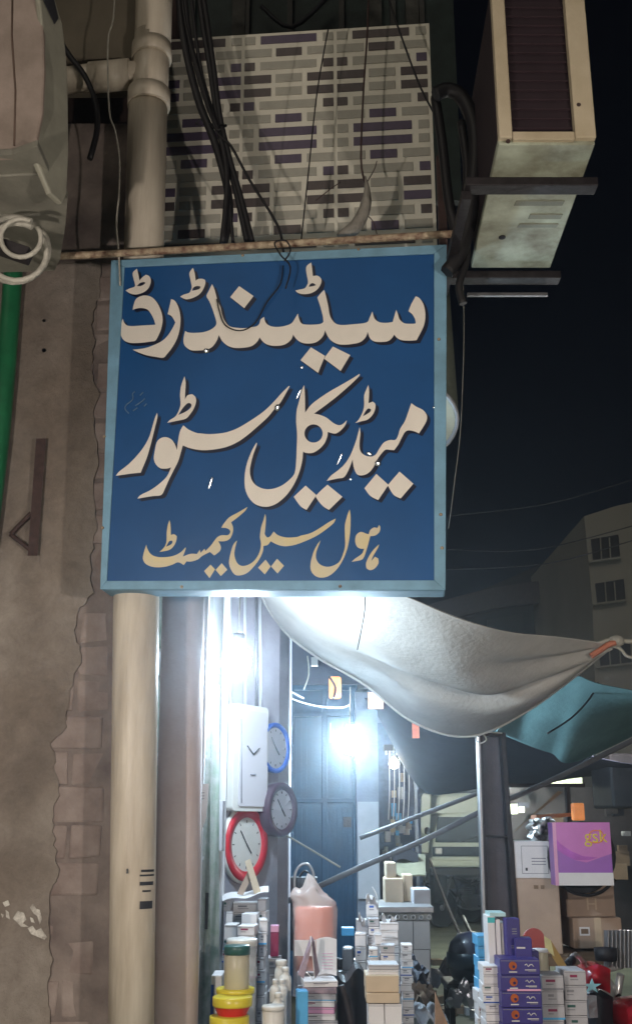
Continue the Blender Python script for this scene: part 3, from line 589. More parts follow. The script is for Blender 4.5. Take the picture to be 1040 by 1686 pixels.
cab([(762, 470), (763, 560), (758, 700), (748, 790), (738, 870)], 3.5, .0013, 'very thin pale wire hanging at the right edge of the blue sign', None, 'wcable', 'wire')
cab([(468, 430), (478, 412), (470, 396), (452, 400), (462, 420), (478, 440), (470, 475)], 3.34, .003, 'tangle of black wire on the rail above the sign', None, 'cable', 'wire')
# the loose wire lying over the sign face
P = [SP(x, y, .012) for x, y in ((466, 440), (462, 470), (440, 500), (420, 535), (396, 547), (372, 538), (362, 515), (358, 495))]
ob('wire', MB().tube(cat_open(P, 4), .0022, 6), M['cable'], label='loose black wire looping across the first line of letters', cat='wire')
# dusty rag
P = [V(x, y, 3.6) for x, y in ((556, 390), (580, 378), (598, 350), (604, 318), (601, 290))]
ob('plastic_rag', MB().tube(cat_open(P, 4), .01, 8, rad=[.012, .018, .024, .027, .028, .027, .026, .025, .024, .022, .021, .018, .014, .011, .008, .004, .003]), mat('dusty_rag', (.30, .28, .24), .6, var=.4, bump=.6), label='twisted dusty plastic rag caught above the rail before the tiles', cat='rag')
for k, (a, b) in enumerate((((598, 350), (620, 385)), ((604, 300), (620, 265)), ((520, 330), (560, 300)))):
    ob('twig', wire([a, ((a[0] + b[0]) / 2 + 4, (a[1] + b[1]) / 2 - 4), b], 3.62, .002), M['brownsteel'], label=('dry twig below the plastic rag', 'dry twig above the plastic rag', 'dry twig to the left of the plastic rag')[k], cat='twig', group='dry twigs at the parapet')
# ribbed duct behind the right edge of the sign
du = thing('ribbed_duct', 'ribbed grey green round duct with a bright open end peeping out behind the blue sign', 'duct', V(700, 760, 4.1))
A0 = V(668, 693, 3.9); A1 = V(664, 480, 4.35)
n_ = 46; pts = [A0.lerp(A1, k / n_) for k in range(n_ + 1)]; rad = [.200 + .006 * (k % 2) for k in range(n_ + 1)]
mm = MB(); mm.tube(pts, 0, 32, cap=False, rad=rad); ob('ribbed_body', mm, mat('galvanised_green', (.26, .29, .23), .5, metal=.2, var=.2), du)
axd = (A0 - A1).normalized(); mq = axd.to_track_quat('Z', 'Y').to_matrix()
ob('end_cap', MB().lathe([(.192, 0), (.19, -.01), (.001, -.012)], A0 + axd * .0, 32, M=mq), mat('pale_end_disc', (.66, .66, .52), .5, var=.25, scale=5), du)
ob('rim', MB().lathe([(.192, -.004), (.194, .012), (.205, .012), (.208, -.004)], A0, 32, M=mq), M['frost'], du)
# ================================================================== CANVAS AWNINGS
def curve_at(pts, t):
    n = len(pts) - 1; i = min(int(t * n), n - 1); f = t * n - i
    a, b, c, d = [Vector(pts[max(0, min(n, j))]) for j in (i - 1, i, i + 1, i + 2)]
    return .5 * ((2 * b) + (c - a) * f + (2 * a - 5 * b + 4 * c - d) * f * f + (3 * b - a - 3 * c + d) * f ** 3)
top = [(400, 900, 4.2), (500, 920, 4.1), (600, 958, 4.05), (680, 985, 4.05), (760, 1017, 4.15), (840, 1043, 4.3), (920, 1054, 4.5), (1008, 1064, 4.7)]
bot = [(424, 965, 5.0), (462, 1032, 5.25), (520, 1083, 5.35), (600, 1128, 5.4), (680, 1186, 5.45), (775, 1208, 5.5), (880, 1162, 5.2), (1006, 1068, 4.72)]
def canvas(u, v):
    a = curve_at(top, u); b = curve_at(bot, u)
    px, py, Y = a.x * (1 - v) + b.x * v, a.y * (1 - v) + b.y * v, a.z * (1 - v) + b.z * v
    p = V(px, py, Y)
    k = math.sin(math.pi * v) * (1 - u) ** .3
    fold = math.exp(-((v - .52 - .1 * (1 - u)) / .055) ** 2) * .085 * math.exp(-((u - .72) / .26) ** 2) + math.exp(-((v - .26) / .06) ** 2) * .03 * math.exp(-((u - .85) / .2) ** 2)
    p.z -= .10 * math.sin(math.pi * v) * math.sin(math.pi * min(1, u * 1.02)) - fold
    p.z += .010 * math.sin(9 * u + 5 * v) + .006 * math.sin(23 * u - 11 * v) * math.sin(math.pi * v)
    return p
m = MB(); m.grid(canvas, 60, 34, thick=(0, 0, .004)); aw = ob('canvas_awning', m, M['canvas'], fixn=False, label='sagging cream canvas awning tied up at the right by a rope and lit from below', cat='awning')
hem = [canvas(k / 50, 1) + Vector((0, 0, -.004)) for k in range(51)]; ob('hem', MB().tube(hem, .006, 6), M['canvas'], aw)
seam = [canvas(.30, v) + Vector((0, 0, -.003)) for v in [0, .1, .2, .3, .4, .5, .62]]
ob('canvas_tear', wire([(601, 976), (600, 1005), (595, 1035), (588, 1070)], 4.0, .0022), M['cable'], label='thin dark string hanging over the cream canvas awning', cat='string')
ob('tie_cloth', wire([(972, 1080), (985, 1072), (1000, 1062), (1012, 1058)], 4.66, .013, 8), mat('orange_rag', (.55, .20, .12), .8), label='orange rag knotted at the right corner of the cream awning', cat='rag')
ob('rope', wire([(985, 1060), (1010, 1052), (1040, 1056), (1100, 1040)], 4.68, .011, 8), M['wcable'], label='grey rope pulling the right corner of the cream awning', cat='rope')
ob('rope', wire([(1000, 1062), (1020, 1068), (1036, 1082), (1080, 1076)], 4.68, .007, 8), M['wcable'], label='thin loose rope end below the corner of the cream awning', cat='rope')
ob('knot', MB().lathe([(.001, -.03), (.03, -.015), (.036, 0), (.03, .018), (.001, .03)], V(1014, 1056, 4.68), 10), M['wcable'], label='grey knot at the rope end of the cream awning', cat='knot')
def teal(u, v):
    a = curve_at([(800, 1222, 6.9), (868, 1162, 6.6), (934, 1113, 6.3), (990, 1122, 6.3), (1120, 1148, 6.3)], u)
    b = curve_at([(815, 1204, 6.95), (858, 1218, 7.0), (905, 1238, 7.1), (952, 1258, 7.2), (1130, 1170, 7.2)], u)
    p = V(a.x * (1 - v) + b.x * v, a.y * (1 - v) + b.y * v, a.z * (1 - v) + b.z * v); p.z += .02 * math.sin(6 * u + 3 * v); return p
m = MB(); m.grid(teal, 28, 14, thick=(0, 0, .004)); ob('teal_awning', m, M['teal'], fixn=False, label='dusty teal tarpaulin awning hanging behind the cream one', cat='awning')
ob('seam_rope', wire([(984, 1124), (970, 1150), (940, 1182), (900, 1208)], 6.4, .006), M['dsteel'], label='dark seam cord across the teal awning', cat='cord')
def dark(u, v):
    a = curve_at([(600, 1150, 8.0), (700, 1185, 8.0), (790, 1190, 8.0), (880, 1200, 8.0), (960, 1240, 8.0), (1120, 1260, 8)], u); b = curve_at([(640, 1215, 10), (700, 1300, 10.), (790, 1304, 10.), (870, 1292, 10.), (940, 1282, 10.), (1120, 1280, 10)], u)
    p = V(a.x * (1 - v) + b.x * v, a.y * (1 - v) + b.y * v, a.z * (1 - v) + b.z * v); p.z += .03 * math.sin(12 * u + 3 * v); return p
m = MB(); m.grid(dark, 24, 8, thick=(0, 0, .006)); ob('dark_awning', m, M['darktarp'], fixn=False, label='dark navy tarpaulin awning hanging low in front of the van', cat='awning')
# ================================================================== HANGING BULBS
def hang_bulb(px, py, Y, r, mt, label, up_px, sock=True):
    c = V(px, py, Y); t = thing('hanging_bulb', label, 'light bulb', c, 'lit bulbs hanging over the stalls')
    ob('bulb', MB().lathe([(r * .45, r * 1.25), (r * .62, r * .95), (r * .92, r * .45), (r, 0), (r * .86, -r * .5), (r * .5, -r * .86), (.0005, -r)], c, 20), M[mt], t)
    ob('socket', MB().lathe([(r * .42, r * 2.2), (r * .5, r * 2.1), (r * .5, r * 1.27), (r * .4, r * 1.2)], c, 14), M['socket'], t)
    ob('flex', MB().tube([c + Vector((0, 0, r * 2.1)), c + Vector((.004, 0, r * 6)), V(px + up_px[0], up_px[1], Y)], .0035, 6), M['wcable'], t)
hang_bulb(392, 1090, 4.22, .052, 'bulb', 'brightest white bulb hanging close behind the sign beside the white clock', (2, 975))
hang_bulb(576, 1226, 6.6, .058, 'bulb2', 'white bulb hanging before the blue gate', (0, 1150))
hang_bulb(648, 1258, 10.3, .045, 'bulb3', 'small distant bulb hanging over the far stall left of the van', (0, 1225))
hang_bulb(0, 0, 1, .03, 'bulb_assumed', 'x', (0, 0)) if False else None
def assumed_lamp(loc, label):
    c = Vector(loc); r = .035; t = thing('hanging_bulb', label, 'light bulb', c, 'assumed bulbs out of view beside the photographer')
    ob('bulb', MB().lathe([(r * .45, r * 1.25), (r * .62, r * .95), (r * .92, r * .45), (r, 0), (r * .86, -r * .5), (r * .5, -r * .86), (.0005, -r)], c, 16), M['bulb_assumed'], t)
    ob('socket', MB().lathe([(r * .42, r * 2.2), (r * .5, r * 2.1), (r * .5, r * 1.27), (r * .4, r * 1.2)], c, 12), M['socket'], t)
    ob('flex', MB().tube([c + Vector((0, 0, r * 2.1)), c + Vector((0, 0, 1.2))], .004, 6), M['cable'], t)
assumed_lamp((-1.15, .75, 1.75), 'assumed warm bulb added out of view left of the photographer')  # assumed lamp, unseen, added to light wall, pipe and sign from the left
assumed_lamp((1.45, .55, 1.85), 'assumed warm bulb added out of view right of the photographer')  # assumed lamp, never in view, added to brighten column and sign
hang_bulb(808, 1262, 13.6, .06, 'bulb4', 'unseen bulb added behind the dark awning to light the van and the motorcycles', (0, 1200))  # added lamp, hidden by the dark awning, brightens van, bikes and road
hang_bulb(985, 1190, 7.9, .045, 'bulb5', 'unseen bulb added behind the teal awning to light the cartons', (0, 1150))  # added lamp, out of sight, brightens the carton table
ob('wire', wire([(500, 1150), (470, 1135), (480, 1150), (520, 1162), (560, 1165), (576, 1160)], 7.0, .006), M['wcable'], label='pale sagging wire leading to the bulb before the blue gate', cat='wire')
ob('wire', wire([(506, 1080), (508, 1110), (500, 1135)], 6.6, .005), M['wcable'], label='short pale wire end under the cream awning', cat='wire')
pt = MB(); pb(pt, 512, 1082, 523, 1096, 6.6, .04); ob('pendant_switch', pt, M['whiteplastic'], label='small white switch hanging under the cream awning', cat='switch')
# ================================================================== GROUND, HAZE
g = MB(); g.add([(-60, -20, 0), (120, -20, 0), (120, 160, 0), (-60, 160, 0)], [(0, 1, 2, 3)]); ob('road', g, M['road'], kind='structure')
# ================================================================== SHOP AT THE LEFT
sc = thing('glass_showcase', 'glass fronted showcase with white aluminium frame beside the pink column', 'showcase', V(345, 1760, 4.2))
zt = 2.72
def upright(px, Y, w, d, mt, nm='frame_post', par_=None, ztop=zt, z0=0):
    x = V(px, 1355, Y).x; m = MB(); m.box((x, Y, (z0 + ztop) / 2), (w, d, ztop - z0)); return ob(nm, m, mt, par_, bevel=.003)
upright(326, 4.06, .036, .04, M['frost'], par_=sc); upright(366, 4.72, .03, .04, M['frost'], par_=sc)
xa, xb = V(328, 1355, 4.1).x, V(364, 1355, 4.7).x
m = MB(); m.hexa([(xa, 4.1, .4), (xb, 4.7, .4), (xb - .008, 4.705, .4), (xa - .008, 4.105, .4), (xa, 4.1, zt), (xb, 4.7, zt), (xb - .008, 4.705, zt), (xa - .008, 4.105, zt)]); ob('pane', m, M['glass'], sc)
m = MB(); m.box((xa - .62, 5.0, 1.4), (1.0, .04, 2.8)); ob('back_panel', m, M['foliage'], sc)
for z in (.75, 1.10, 1.42, 1.80, 2.2):
    m = MB(); m.box((xa - .25, 4.5, z), (.5, .7, .012)); ob('shelf', m, M['frost'], sc)
for k, (z, w, h, mt) in enumerate(((.82, .10, .16, 'dgreen'), (1.17, .08, .18, 'foliage'), (1.5, .12, .2, 'greycard'), (1.16, .05, .12, 'white'), (1.86, .1, .2, 'foliage'), (.82, .06, .14, 'sky'), (1.5, .06, .22, 'white'), (1.86, .08, .14, 'beigecard'))):
    m = MB(); m.box((xa - .10 + .045 * (k % 3), 4.35 + .12 * (k % 4), z + h / 2 - .06), (w, w, h)); ob('shelf_goods', m, M[mt], sc, bevel=.003)
for (px, Y, c_) in ((335, 4.3, 'foliage'), (350, 4.5, 'dgreen')):
    m = MB(); m.grid(lambda u, v: V(px - 9 + 20 * u, 1130 + 560 * v, Y) + Vector((0, .012 * math.sin(6 * u + 9 * v), 0)), 6, 20); ob('hanging_print', m, M[c_] if c_ == 'foliage' else mat('green_leaf_print', (.14, .20, .15), .7, var=.7, scale=18, col2=(.35, .36, .35)), sc, fixn=False)
for (x0, y0, x1, y1) in ((333, 1190, 337, 1275), (337, 1470, 342, 1530)):
    m = MB(); pb(m, x0, y0, x1, y1, 4.14, .01); ob('handle', m, M['black'], sc)
tg = MB(); tg.prism([V(319, 1293, 4.02), V(344, 1290, 4.02), V(340, 1345, 4.02), V(330, 1374, 4.02), V(322, 1366, 4.02)], (0, .004, 0))
tg_ = ob('hanging_tag', tg, M['white'], label='white paper tag hanging on the showcase glass', cat='tag')
for k in range(3): ob('printed_line', wire([(324, 1306 + k * 5), (337, 1305 + k * 5)], 4.012, .0012, 4), M['greyink'], tg_)
# clock board and walls
def CP(px, py, off=0):  # point on the clock board
    p0 = V(362, 1300, 4.85); nn = Vector((math.cos(R(32)), -math.sin(R(32)), 0)).normalized()
    return onplane(px, py, p0, nn) + nn * off
cn = Vector((math.cos(R(32)), -math.sin(R(32)), 0)).normalized(); ct = Vector((-cn.y, cn.x, 0)); cm = Matrix((ct, Vector((0, 0, 1)), cn)).transposed()
bd = MB(); l0 = CP(358, 1300); l1 = CP(458, 1300)
bd.hexa([Vector((l0.x, l0.y, .3)), Vector((l1.x, l1.y, .3)), Vector((l1.x, l1.y, .3)) - cn * .05, Vector((l0.x, l0.y, .3)) - cn * .05] + [Vector((l0.x, l0.y, 2.9)), Vector((l1.x, l1.y, 2.9)), Vector((l1.x, l1.y, 2.9)) - cn * .05, Vector((l0.x, l0.y, 2.9)) - cn * .05])
ob('clock_wall', bd, M['lilac'], label='pale lilac wall panel carrying the wall clocks', cat='wall')
for x, w in ((376, 3), (400, 4), (418, 3), (425, 5)):
    ob('conduit', MB().tube([CP(x, 1165, .012), CP(x, 960, .012)], .006 + .001 * (w - 3), 8), M['frost'] if x != 418 else M['alu'], label={376: 'white conduit on the clock wall, leftmost', 400: 'white conduit rising behind the bright bulb', 418: 'grey conduit above the white clock', 425: 'white conduit at the right edge above the clocks'}[x], cat='conduit', group='conduits on the clock wall')
def round_clock(px, py, rx, ry, dep, rim, face, label, tin=.82):
    """clock hung on the board, seen obliquely: px,py centre of the face"""
    c = CP(px, py, dep); r = (CP(px, py - ry, dep) - CP(px, py + ry, dep)).length / 2
    t = thing('wall_clock', label, 'clock', c, 'clocks on the wall')
    mmz = cn.to_track_quat('Z', 'Y').to_matrix()
    ob('rim', MB().lathe([(r * .96, -dep), (r * 1.0, -dep * .5), (r * 1.02, -.004), (r * .97, .004), (r * tin, -.004), (r * tin, -.01)], c, 40, M=mmz), rim, t)
    ob('dial', MB().lathe([(r * (tin + .01), -.009), (.0005, -.009)], c, 40, M=mmz), face, t)
    for a in range(12):
        p = c + mmz @ Vector((r * tin * .85 * math.sin(a * math.pi / 6), 0, 0)) * 0
        q = Matrix((ct, Vector((0, 0, 1)), cn)).transposed()
        d = Vector((math.sin(a * math.pi / 6), math.cos(a * math.pi / 6), 0))
        ob('hour_mark', MB().tube([c + q @ (d * r * tin * .80) - cn * .007, c + q @ (d * r * tin * .90) - cn * .007], .0022, 4), M['ink'], t)
    for a, L_, w in ((2.4, .45, .004), (5.6, .65, .003)):
        q = Matrix((ct, Vector((0, 0, 1)), cn)).transposed(); d = Vector((math.sin(a), math.cos(a), 0))
        ob('hand', MB().tube([c - cn * .005, c + q @ (d * r * tin * L_) - cn * .005], w, 4), M['ink'], t)
    return t
round_clock(440, 1232, 20, 41, .055, M['clockblue'], M['clockface'], 'round wall clock with a deep blue rim, uppermost')
round_clock(441, 1333, 20, 44, .085, M['clockbrown'], M['clockface'], 'round wall clock with a deep dark brown rim', .74)
round_clock(399, 1390, 20, 60, .03, M['clockred'], M['clockface'], 'large wall clock with a red rim below the white clock', .74)
rc_ = bpy.data.objects['wall_clock.002']; c_ = OFF['wall_clock.002']; r_ = (CP(399, 1330, .03) - CP(399, 1450, .03)).length / 2; mz_ = cn.to_track_quat('Z', 'Y').to_matrix()
ob('outer_band', MB().lathe([(r_ * 1.0, -.03), (r_ * 1.07, -.028), (r_ * 1.07, -.012), (r_ * .98, -.008)], c_, 40, M=mz_), M['whiteplastic'], rc_)
pc = thing('pendulum_clock', 'tall white rectangular wall clock with rounded corners, lit by the bulb', 'clock', CP(395, 1335))
def rr(x0, y0, x1, y1, off, rad=.02):
    a = CP(x0, y1, off); b = CP(x1, y1, off); z0 = CP((x0 + x1) / 2, y1, off).z; z1 = CP((x0 + x1) / 2, y0, off).z; w = (b - a).xy.length
    out = []
    for cx, cz, s in ((w - rad, z1 - rad, 0), (rad, z1 - rad, 1), (rad, z0 + rad, 2), (w - rad, z0 + rad, 3)):
        for k in range(5):
            an = (s + k / 4) * math.pi / 2; out.append(Vector((a.x, a.y, 0)) + ct * (cx + rad * math.cos(an)) + Vector((0, 0, cz + rad * math.sin(an))))
    return out
o_ = rr(366, 1162, 424, 1336, .01); ob('case', MB().prism(o_, cn * .045), M['whiteplastic'], pc, bevel=.005)
ob('face_panel', MB().prism(rr(374, 1172, 421, 1328, .058, .015), cn * .003), M['clockface'], pc)
cc = CP(398, 1243, .066)
for dx, dy in ((-10, -14), (10, -10)): ob('hand', MB().tube([cc, CP(398 + dx, 1243 + dy, .066)], .003, 5), M['ink'], pc)
ob('pendulum_bar', MB().tube([CP(394, 1276, .064), CP(402, 1276, .064)], .004, 5), M['greyink'], pc)
ob('molding', MB().tube([CP(379, 1185, .062), CP(379, 1322, .062)], .003, 5), M['greyink'], pc)
for (x, y, s, h, lb) in ((461, 1300, 9, 20, 'upper crumpled white sticker by the brown clock'), ):
    m = MB(); m.prism([V(450, 1288, 5.25), V(462, 1294, 5.25), V(470, 1308, 5.25), V(463, 1322, 5.25), V(456, 1306, 5.25)], (0, .01, 0)); ob('sticker', m, M['white'], label=lb, cat='sticker')
pw_ = MB(); pw_.box((V(456, 1300, 5.9).x, 6.1, 1.5), (.13, .5, 3.0)); ob('pale_pillar', pw_, M['lilac'], bevel=.01, label='pale pillar between the clock wall and the blue gate', cat='pillar')
pn_ = MB(); pn_.box((V(472, 1300, 6.6).x, 6.75, 1.15), (.035, .3, 2.3)); ob('gate_jamb', pn_, M['greycard'], label='grey jamb strip left of the blue gate', cat='jamb')
# ------------------------------------------------------------------ blue gate
gt = thing('blue_gate', 'tall blue steel gate with vertical ribs lit by a bulb', 'gate', V(532, 1560, 8.8))
YG = 8.8
m = MB(); pb(m, 478, 1128, 588, 1640, YG, .04); ob('door_leaf', m, M['gate'], gt)
for x in range(484, 588, 9):
    if x in (529, 538): continue
    m = MB(); pb(m, x, 1182, x + 3, 1310, YG - .03, .03); ob('rib', m, M['gate'], gt)
    m = MB(); pb(m, x, 1330, x + 3, 1630, YG - .03, .03); ob('rib', m, M['gate'], gt)
for (x0, y0, x1, y1) in ((478, 1128, 588, 1136), (478, 1172, 588, 1179), (478, 1314, 588, 1322), (530, 1136, 540, 1640), (583, 1128, 590, 1640), (474, 1128, 481, 1640)):
    m = MB(); pb(m, x0, y0, x1, y1, YG - .045, .045); ob('frame_bar', m, M['gate'], gt, bevel=.004)
m = MB(); pb(m, 543, 1190, 545, 1222, YG - .06, .02); ob('bolt', m, M['chrome'], gt)
m = MB(); pb(m, 565, 1345, 578, 1362, YG - .07, .05); ob('lock', m, M['dsteel'], gt)
wl = MB(); pb(wl, 590, 1140, 629, 1680, 8.6, .6); ob('gate_pillar', wl, M['palewall'], label='pale blue grey plastered pillar right of the blue gate', cat='pillar')
wl = MB(); pb(wl, 590, 1320, 625, 1480, 8.56, .03); ob('notice_board', wl, M['greycard'], label='grey notice sheet on the pillar right of the blue gate', cat='notice')
ov = MB(); pb(ov, 430, 900, 640, 1127, 9.0, .3); ob('wall_over_gate', ov, mat('navy_wall', (.05, .065, .11), .8, var=.4, scale=3, bump=.3), label='dark blue wall above the blue gate under the canvas', cat='wall')
m = MB(); pb(m, 541, 1113, 562, 1150, 7.8, .06); ob('amber_lantern', m, M['amber'], bevel=.02, label='orange lit lantern hanging high before the dark wall', cat='lantern')
ob('lantern_guard', wire([(541, 1113), (552, 1132), (548, 1152)], 7.76, .008), M['dsteel'], label='dark guard wire over the orange lantern', cat='guard')
m = MB(); pb(m, 606, 1140, 631, 1166, 7.8, .06); ob('orange_sign_box', m, mat('orange_glow', (1, .5, .3), .5, emit=(1.0, .45, .22), estr=.55), label='small lit orange box under the edge of the cream awning', cat='lit box')
m = MB(); pb(m, 679, 1185, 690, 1215, 7.9, .05); ob('orange_flag', m, mat('orange_cloth2', (.7, .16, .08), .8), label='orange cloth hanging under the awning near the steel post', cat='cloth')
# ------------------------------------------------------------------ far stall between gate and van
fs = thing('far_stall', 'cluttered far shop with hanging packets left of the van', 'shop', V(665, 1500, 11.5))
m = MB(); pb(m, 628, 1190, 700, 1640, 12.2, .2); ob('back_wall', m, mat('dull_blue_wall', (.10, .12, .19), .8, var=.4), fs)
m = MB(); pb(m, 686, 1232, 691, 1480, 10.8, .06); ob('stall_post', m, M['alu'], fs)
m = MB(); pb(m, 632, 1226, 704, 1236, 10.7, .12); ob('canopy_edge', m, M['dsteel'], fs)
for k in range(12): m = MB(); pb(m, 634 + k * 6, 1236, 637 + k * 6, 1243 + (k % 3) * 3, 10.66, .02); ob('fringe', m, M['greycard'], fs)
random.seed(3)
for k in range(26):
    x = random.uniform(630, 676); y = random.uniform(1262, 1440); w = random.uniform(4, 9); h = random.uniform(8, 22)
    m = MB(); pb(m, x, y, x + w, y + h, random.uniform(10.9, 11.8), .04, random.uniform(-.4, .4)); ob('packet', m, M[random.choice(['foil', 'white', 'greycard', 'kraft', 'sky', 'beigecard', 'alu'])], fs)
for k in range(5): ob('hanging_cord', wire([(640 + k * 8, 1240), (641 + k * 8, 1300), (639 + k * 8, 1350)], 10.9, .006), M['white'], fs)
# ------------------------------------------------------------------ van
vn = thing('van', 'pale cream van with a raised roof parked at the end of the lane', 'van', V(780, 1455, 17))
YV = 16.5
def vb(x0, y0, x1, y1, Y, d, mt, nm, bev=.03, par_=vn):
    m = MB(); pb(m, x0, y0, x1, y1, Y, d); return ob(nm, m, mt, par_, bevel=bev)
def vpoly(pts, Y, d, mt, nm, bev=.02):
    return ob(nm, MB().prism([V(x, y, Y) for x, y in pts], (0, d, 0)), mt, vn, bevel=bev)
vpoly([(708, 1440), (713, 1372), (722, 1342), (735, 1338), (868, 1338), (880, 1342), (890, 1372), (894, 1440)], YV, 3.6, M['van'], 'body', .06)
vpoly([(714, 1340), (718, 1312), (728, 1306), (870, 1306), (882, 1312), (886, 1340)], YV + .35, 3.2, M['van'], 'raised_roof', .08)
vpoly([(716, 1387), (720, 1345), (880, 1345), (884, 1387)], YV - .02, .03, M['glassdark'], 'windscreen', .02)
vb(712, 1394, 890, 1410, YV - .03, .05, M['glassdark'], 'grille', .01)
vb(706, 1416, 896, 1428, YV - .12, .14, M['van'], 'bumper', .03)
vb(708, 1428, 894, 1442, YV - .04, .1, M['black'], 'lower_skirt', .02)
for x in (716, 870):
    vb(x, 1396, x + 12, 1407, YV - .06, .05, M['chrome'], 'headlight', .02)
vpoly([(691, 1405), (693, 1312), (696, 1306), (710, 1308), (706, 1405)], YV + .25, .06, M['van'], 'open_door', .02)
vb(699, 1362, 708, 1374, YV - .1, .1, M['black'], 'wing_mirror', .03)
for x in (712, 872):
    c = V(x + 9, 1452, YV + .5); ob('wheel', MB().tube([c + Vector((-.1, 0, 0)), c + Vector((.1, 0, 0))], .3, 20), M['rubber'], vn)
ob('wiper', wire([(760, 1386), (800, 1372)], YV - .04, .01), M['black'], vn)
# ------------------------------------------------------------------ far buildings
fb = thing('apartment_block', 'dim grey apartment block with stacked windows at the right edge', 'building', V(1000, 1300, 26))
YB = 26.0
def fbx(pts, Y, d, mt, nm, par_=fb): return ob(nm, MB().prism([V(x, y, Y) for x, y in pts], (0, d, 0)), mt, par_)
fbx([(985, 1340), (975, 1000), (961, 850), (1010, 834), (1200, 790), (1240, 1340)], YB, 8, M['farwall'], 'wall')
fbx([(984, 1122), (986, 1132), (1100, 1140), (1100, 1128)], YB - .8, .8, M['farwall'], 'balcony_slab')
for (x0, y0, x1, y1) in ((972, 885, 1017, 922), (979, 958, 1026, 992), (984, 1060, 1036, 1096), (1052, 880, 1100, 920), (1056, 955, 1100, 990)):
    w = ob('window', MB().prism([V(x0, y0 + 3, YB - .05), V(x1, y0 - 5, YB - .05), V(x1 + 3, y1 - 4, YB - .05), V(x0 + 4, y1 + 2, YB - .05)], (0, .04, 0)), M['winvoid'], fb)
    for f in (.33, .66): ob('frame', MB().prism([V(x0 + (x1 - x0) * f, y0, YB - .09), V(x0 + (x1 - x0) * f + 1.6, y0, YB - .09), V(x0 + (x1 - x0) * f + 4, y1, YB - .09), V(x0 + (x1 - x0) * f + 2.4, y1, YB - .09)], (0, .04, 0)), M['farwall'], w)
    ob('sill', MB().prism([V(x0 - 2, y1 + 1, YB - .15), V(x1 + 4, y1 - 6, YB - .15), V(x1 + 4, y1 - 3, YB - .15), V(x0 - 2, y1 + 4, YB - .15)], (0, .14, 0)), M['farwall'], w)
f2 = thing('dark_building', 'barely visible dark building with a curved balcony behind the canvas', 'building', V(840, 1300, 32))
def f2x(pts, Y, d, mt, nm): return ob(nm, MB().prism([V(x, y, Y) for x, y in pts], (0, d, 0)), mt, f2)
f2x([(640, 1330), (640, 1030), (760, 985), (900, 925), (958, 915), (962, 1330)], 33, 6, M['farwall2'], 'wall')
def balc(u, v):
    x = 690 + 245 * u; y = 1000 - 45 * math.sin(u * 1.6) + v * 34; p = V(x, y, 31.6 + .8 * (1 - math.sin(math.pi * u))); return p
m = MB(); m.grid(balc, 16, 2, thick=(0, .4, 0)); ob('curved_balcony', m, mat('balcony_brown', (.10, .085, .09), .85), f2, fixn=False)
f2x([(800, 1060), (802, 1020), (860, 1010), (862, 1052)], 32.9, .1, M['winvoid'], 'window'); f2x([(880, 1060), (882, 1012), (930, 1005), (932, 1055)], 32.9, .1, M['winvoid'], 'window')
for k, (a, b, c) in enumerate((((735, 905), (880, 905), (1040, 866)), ((735, 938), (900, 928), (1040, 890)), ((735, 850), (900, 830), (1040, 790)))):
    ob('overhead_line', wire([a, b, c], 22, .012), mat('dull_line', (.10, .10, .11), .7), label=('middle', 'lowest', 'highest')[k] + ' sagging street wire before the dark buildings', cat='wire', group='street wires in the distance')
m = MB(); pb(m, -300, 1200, 1500, 1330, 40, 1); ob('far_street_end', m, M['farwall2'], label='low dark row of buildings closing the far end of the street', cat='building')
# ------------------------------------------------------------------ steel post and poles
sp_ = thing('steel_post', 'dark I shaped steel post carrying the corner of the cream awning', 'post', V(815, 1640, 5.5))
YS = 5.5
def pp(pts, Y, d, mt, nm, bev=.003): return ob(nm, MB().prism([V(x, y, Y) for x, y in pts], (0, d, 0)), mt, sp_, bevel=bev)
lil = mat('lilac_grey_steel', (.075, .068, .080), .5, metal=.4, var=.3, scale=8)
pp([(793, 1212), (824, 1212), (857, 1660), (806, 1660)], YS + .07, .01, lil, 'web')
pp([(786, 1208), (790, 1208), (805, 1700), (799, 1700)], YS, .03, M['alu'], 'flange')
pp([(789, 1208), (794, 1208), (810, 1700), (804, 1700)], YS + .002, .15, M['dsteel'], 'flange_back')
pp([(824, 1212), (832, 1212), (866, 1700), (856, 1700)], YS, .15, M['dsteel'], 'flange')
pp([(797, 1374), (842, 1376), (842, 1380), (797, 1378)], YS + .01, .05, M['dsteel'], 'stiffener')
pp([(786, 1204), (832, 1206), (832, 1213), (786, 1211)], YS, .15, M['dsteel'], 'cap')
ob('binding', wire([(783, 1215), (792, 1207), (800, 1218), (788, 1224), (784, 1213), (798, 1206), (826, 1207)], YS - .02, .004), M['wcable'], sp_)
ob('long_pole', wire([(440, 1500), (523, 1460), (600, 1425), (700, 1382), (800, 1332), (900, 1288), (1120, 1180)], [5.9, 5.9, 5.9, 5.9, 5.95, 6.1, 6.2], .015, 10), M['bamboo'], label='long slanting pale pole running from the goods up to the teal awning', cat='pole')
ob('short_pole', wire([(592, 1380), (690, 1343), (792, 1304)], [6.3, 6.3, 6.3], .013, 10), M['bamboo'], label='upper slanting dark pole meeting the steel post', cat='pole')
ob('cord', wire([(462, 1370), (510, 1398), (560, 1428)], 5.8, .006), M['wcable'], label='thin pale cord tied to the long pole before the blue gate', cat='cord')
fr = thing('stall_frame', 'dark steel stall frame right of the post', 'frame', V(840, 1600, 6.4))
m = MB(); pb(m, 832, 1290, 962, 1296, 6.5, .05); ob('cross_bar', m, M['dsteel'], fr)
m = MB(); pb(m, 833, 1296, 842, 1640, 6.5, .05); ob('leg', m, M['dsteel'], fr)
m = MB(); pb(m, 953, 1296, 960, 1640, 6.5, .05); ob('leg', m, M['dsteel'], fr)
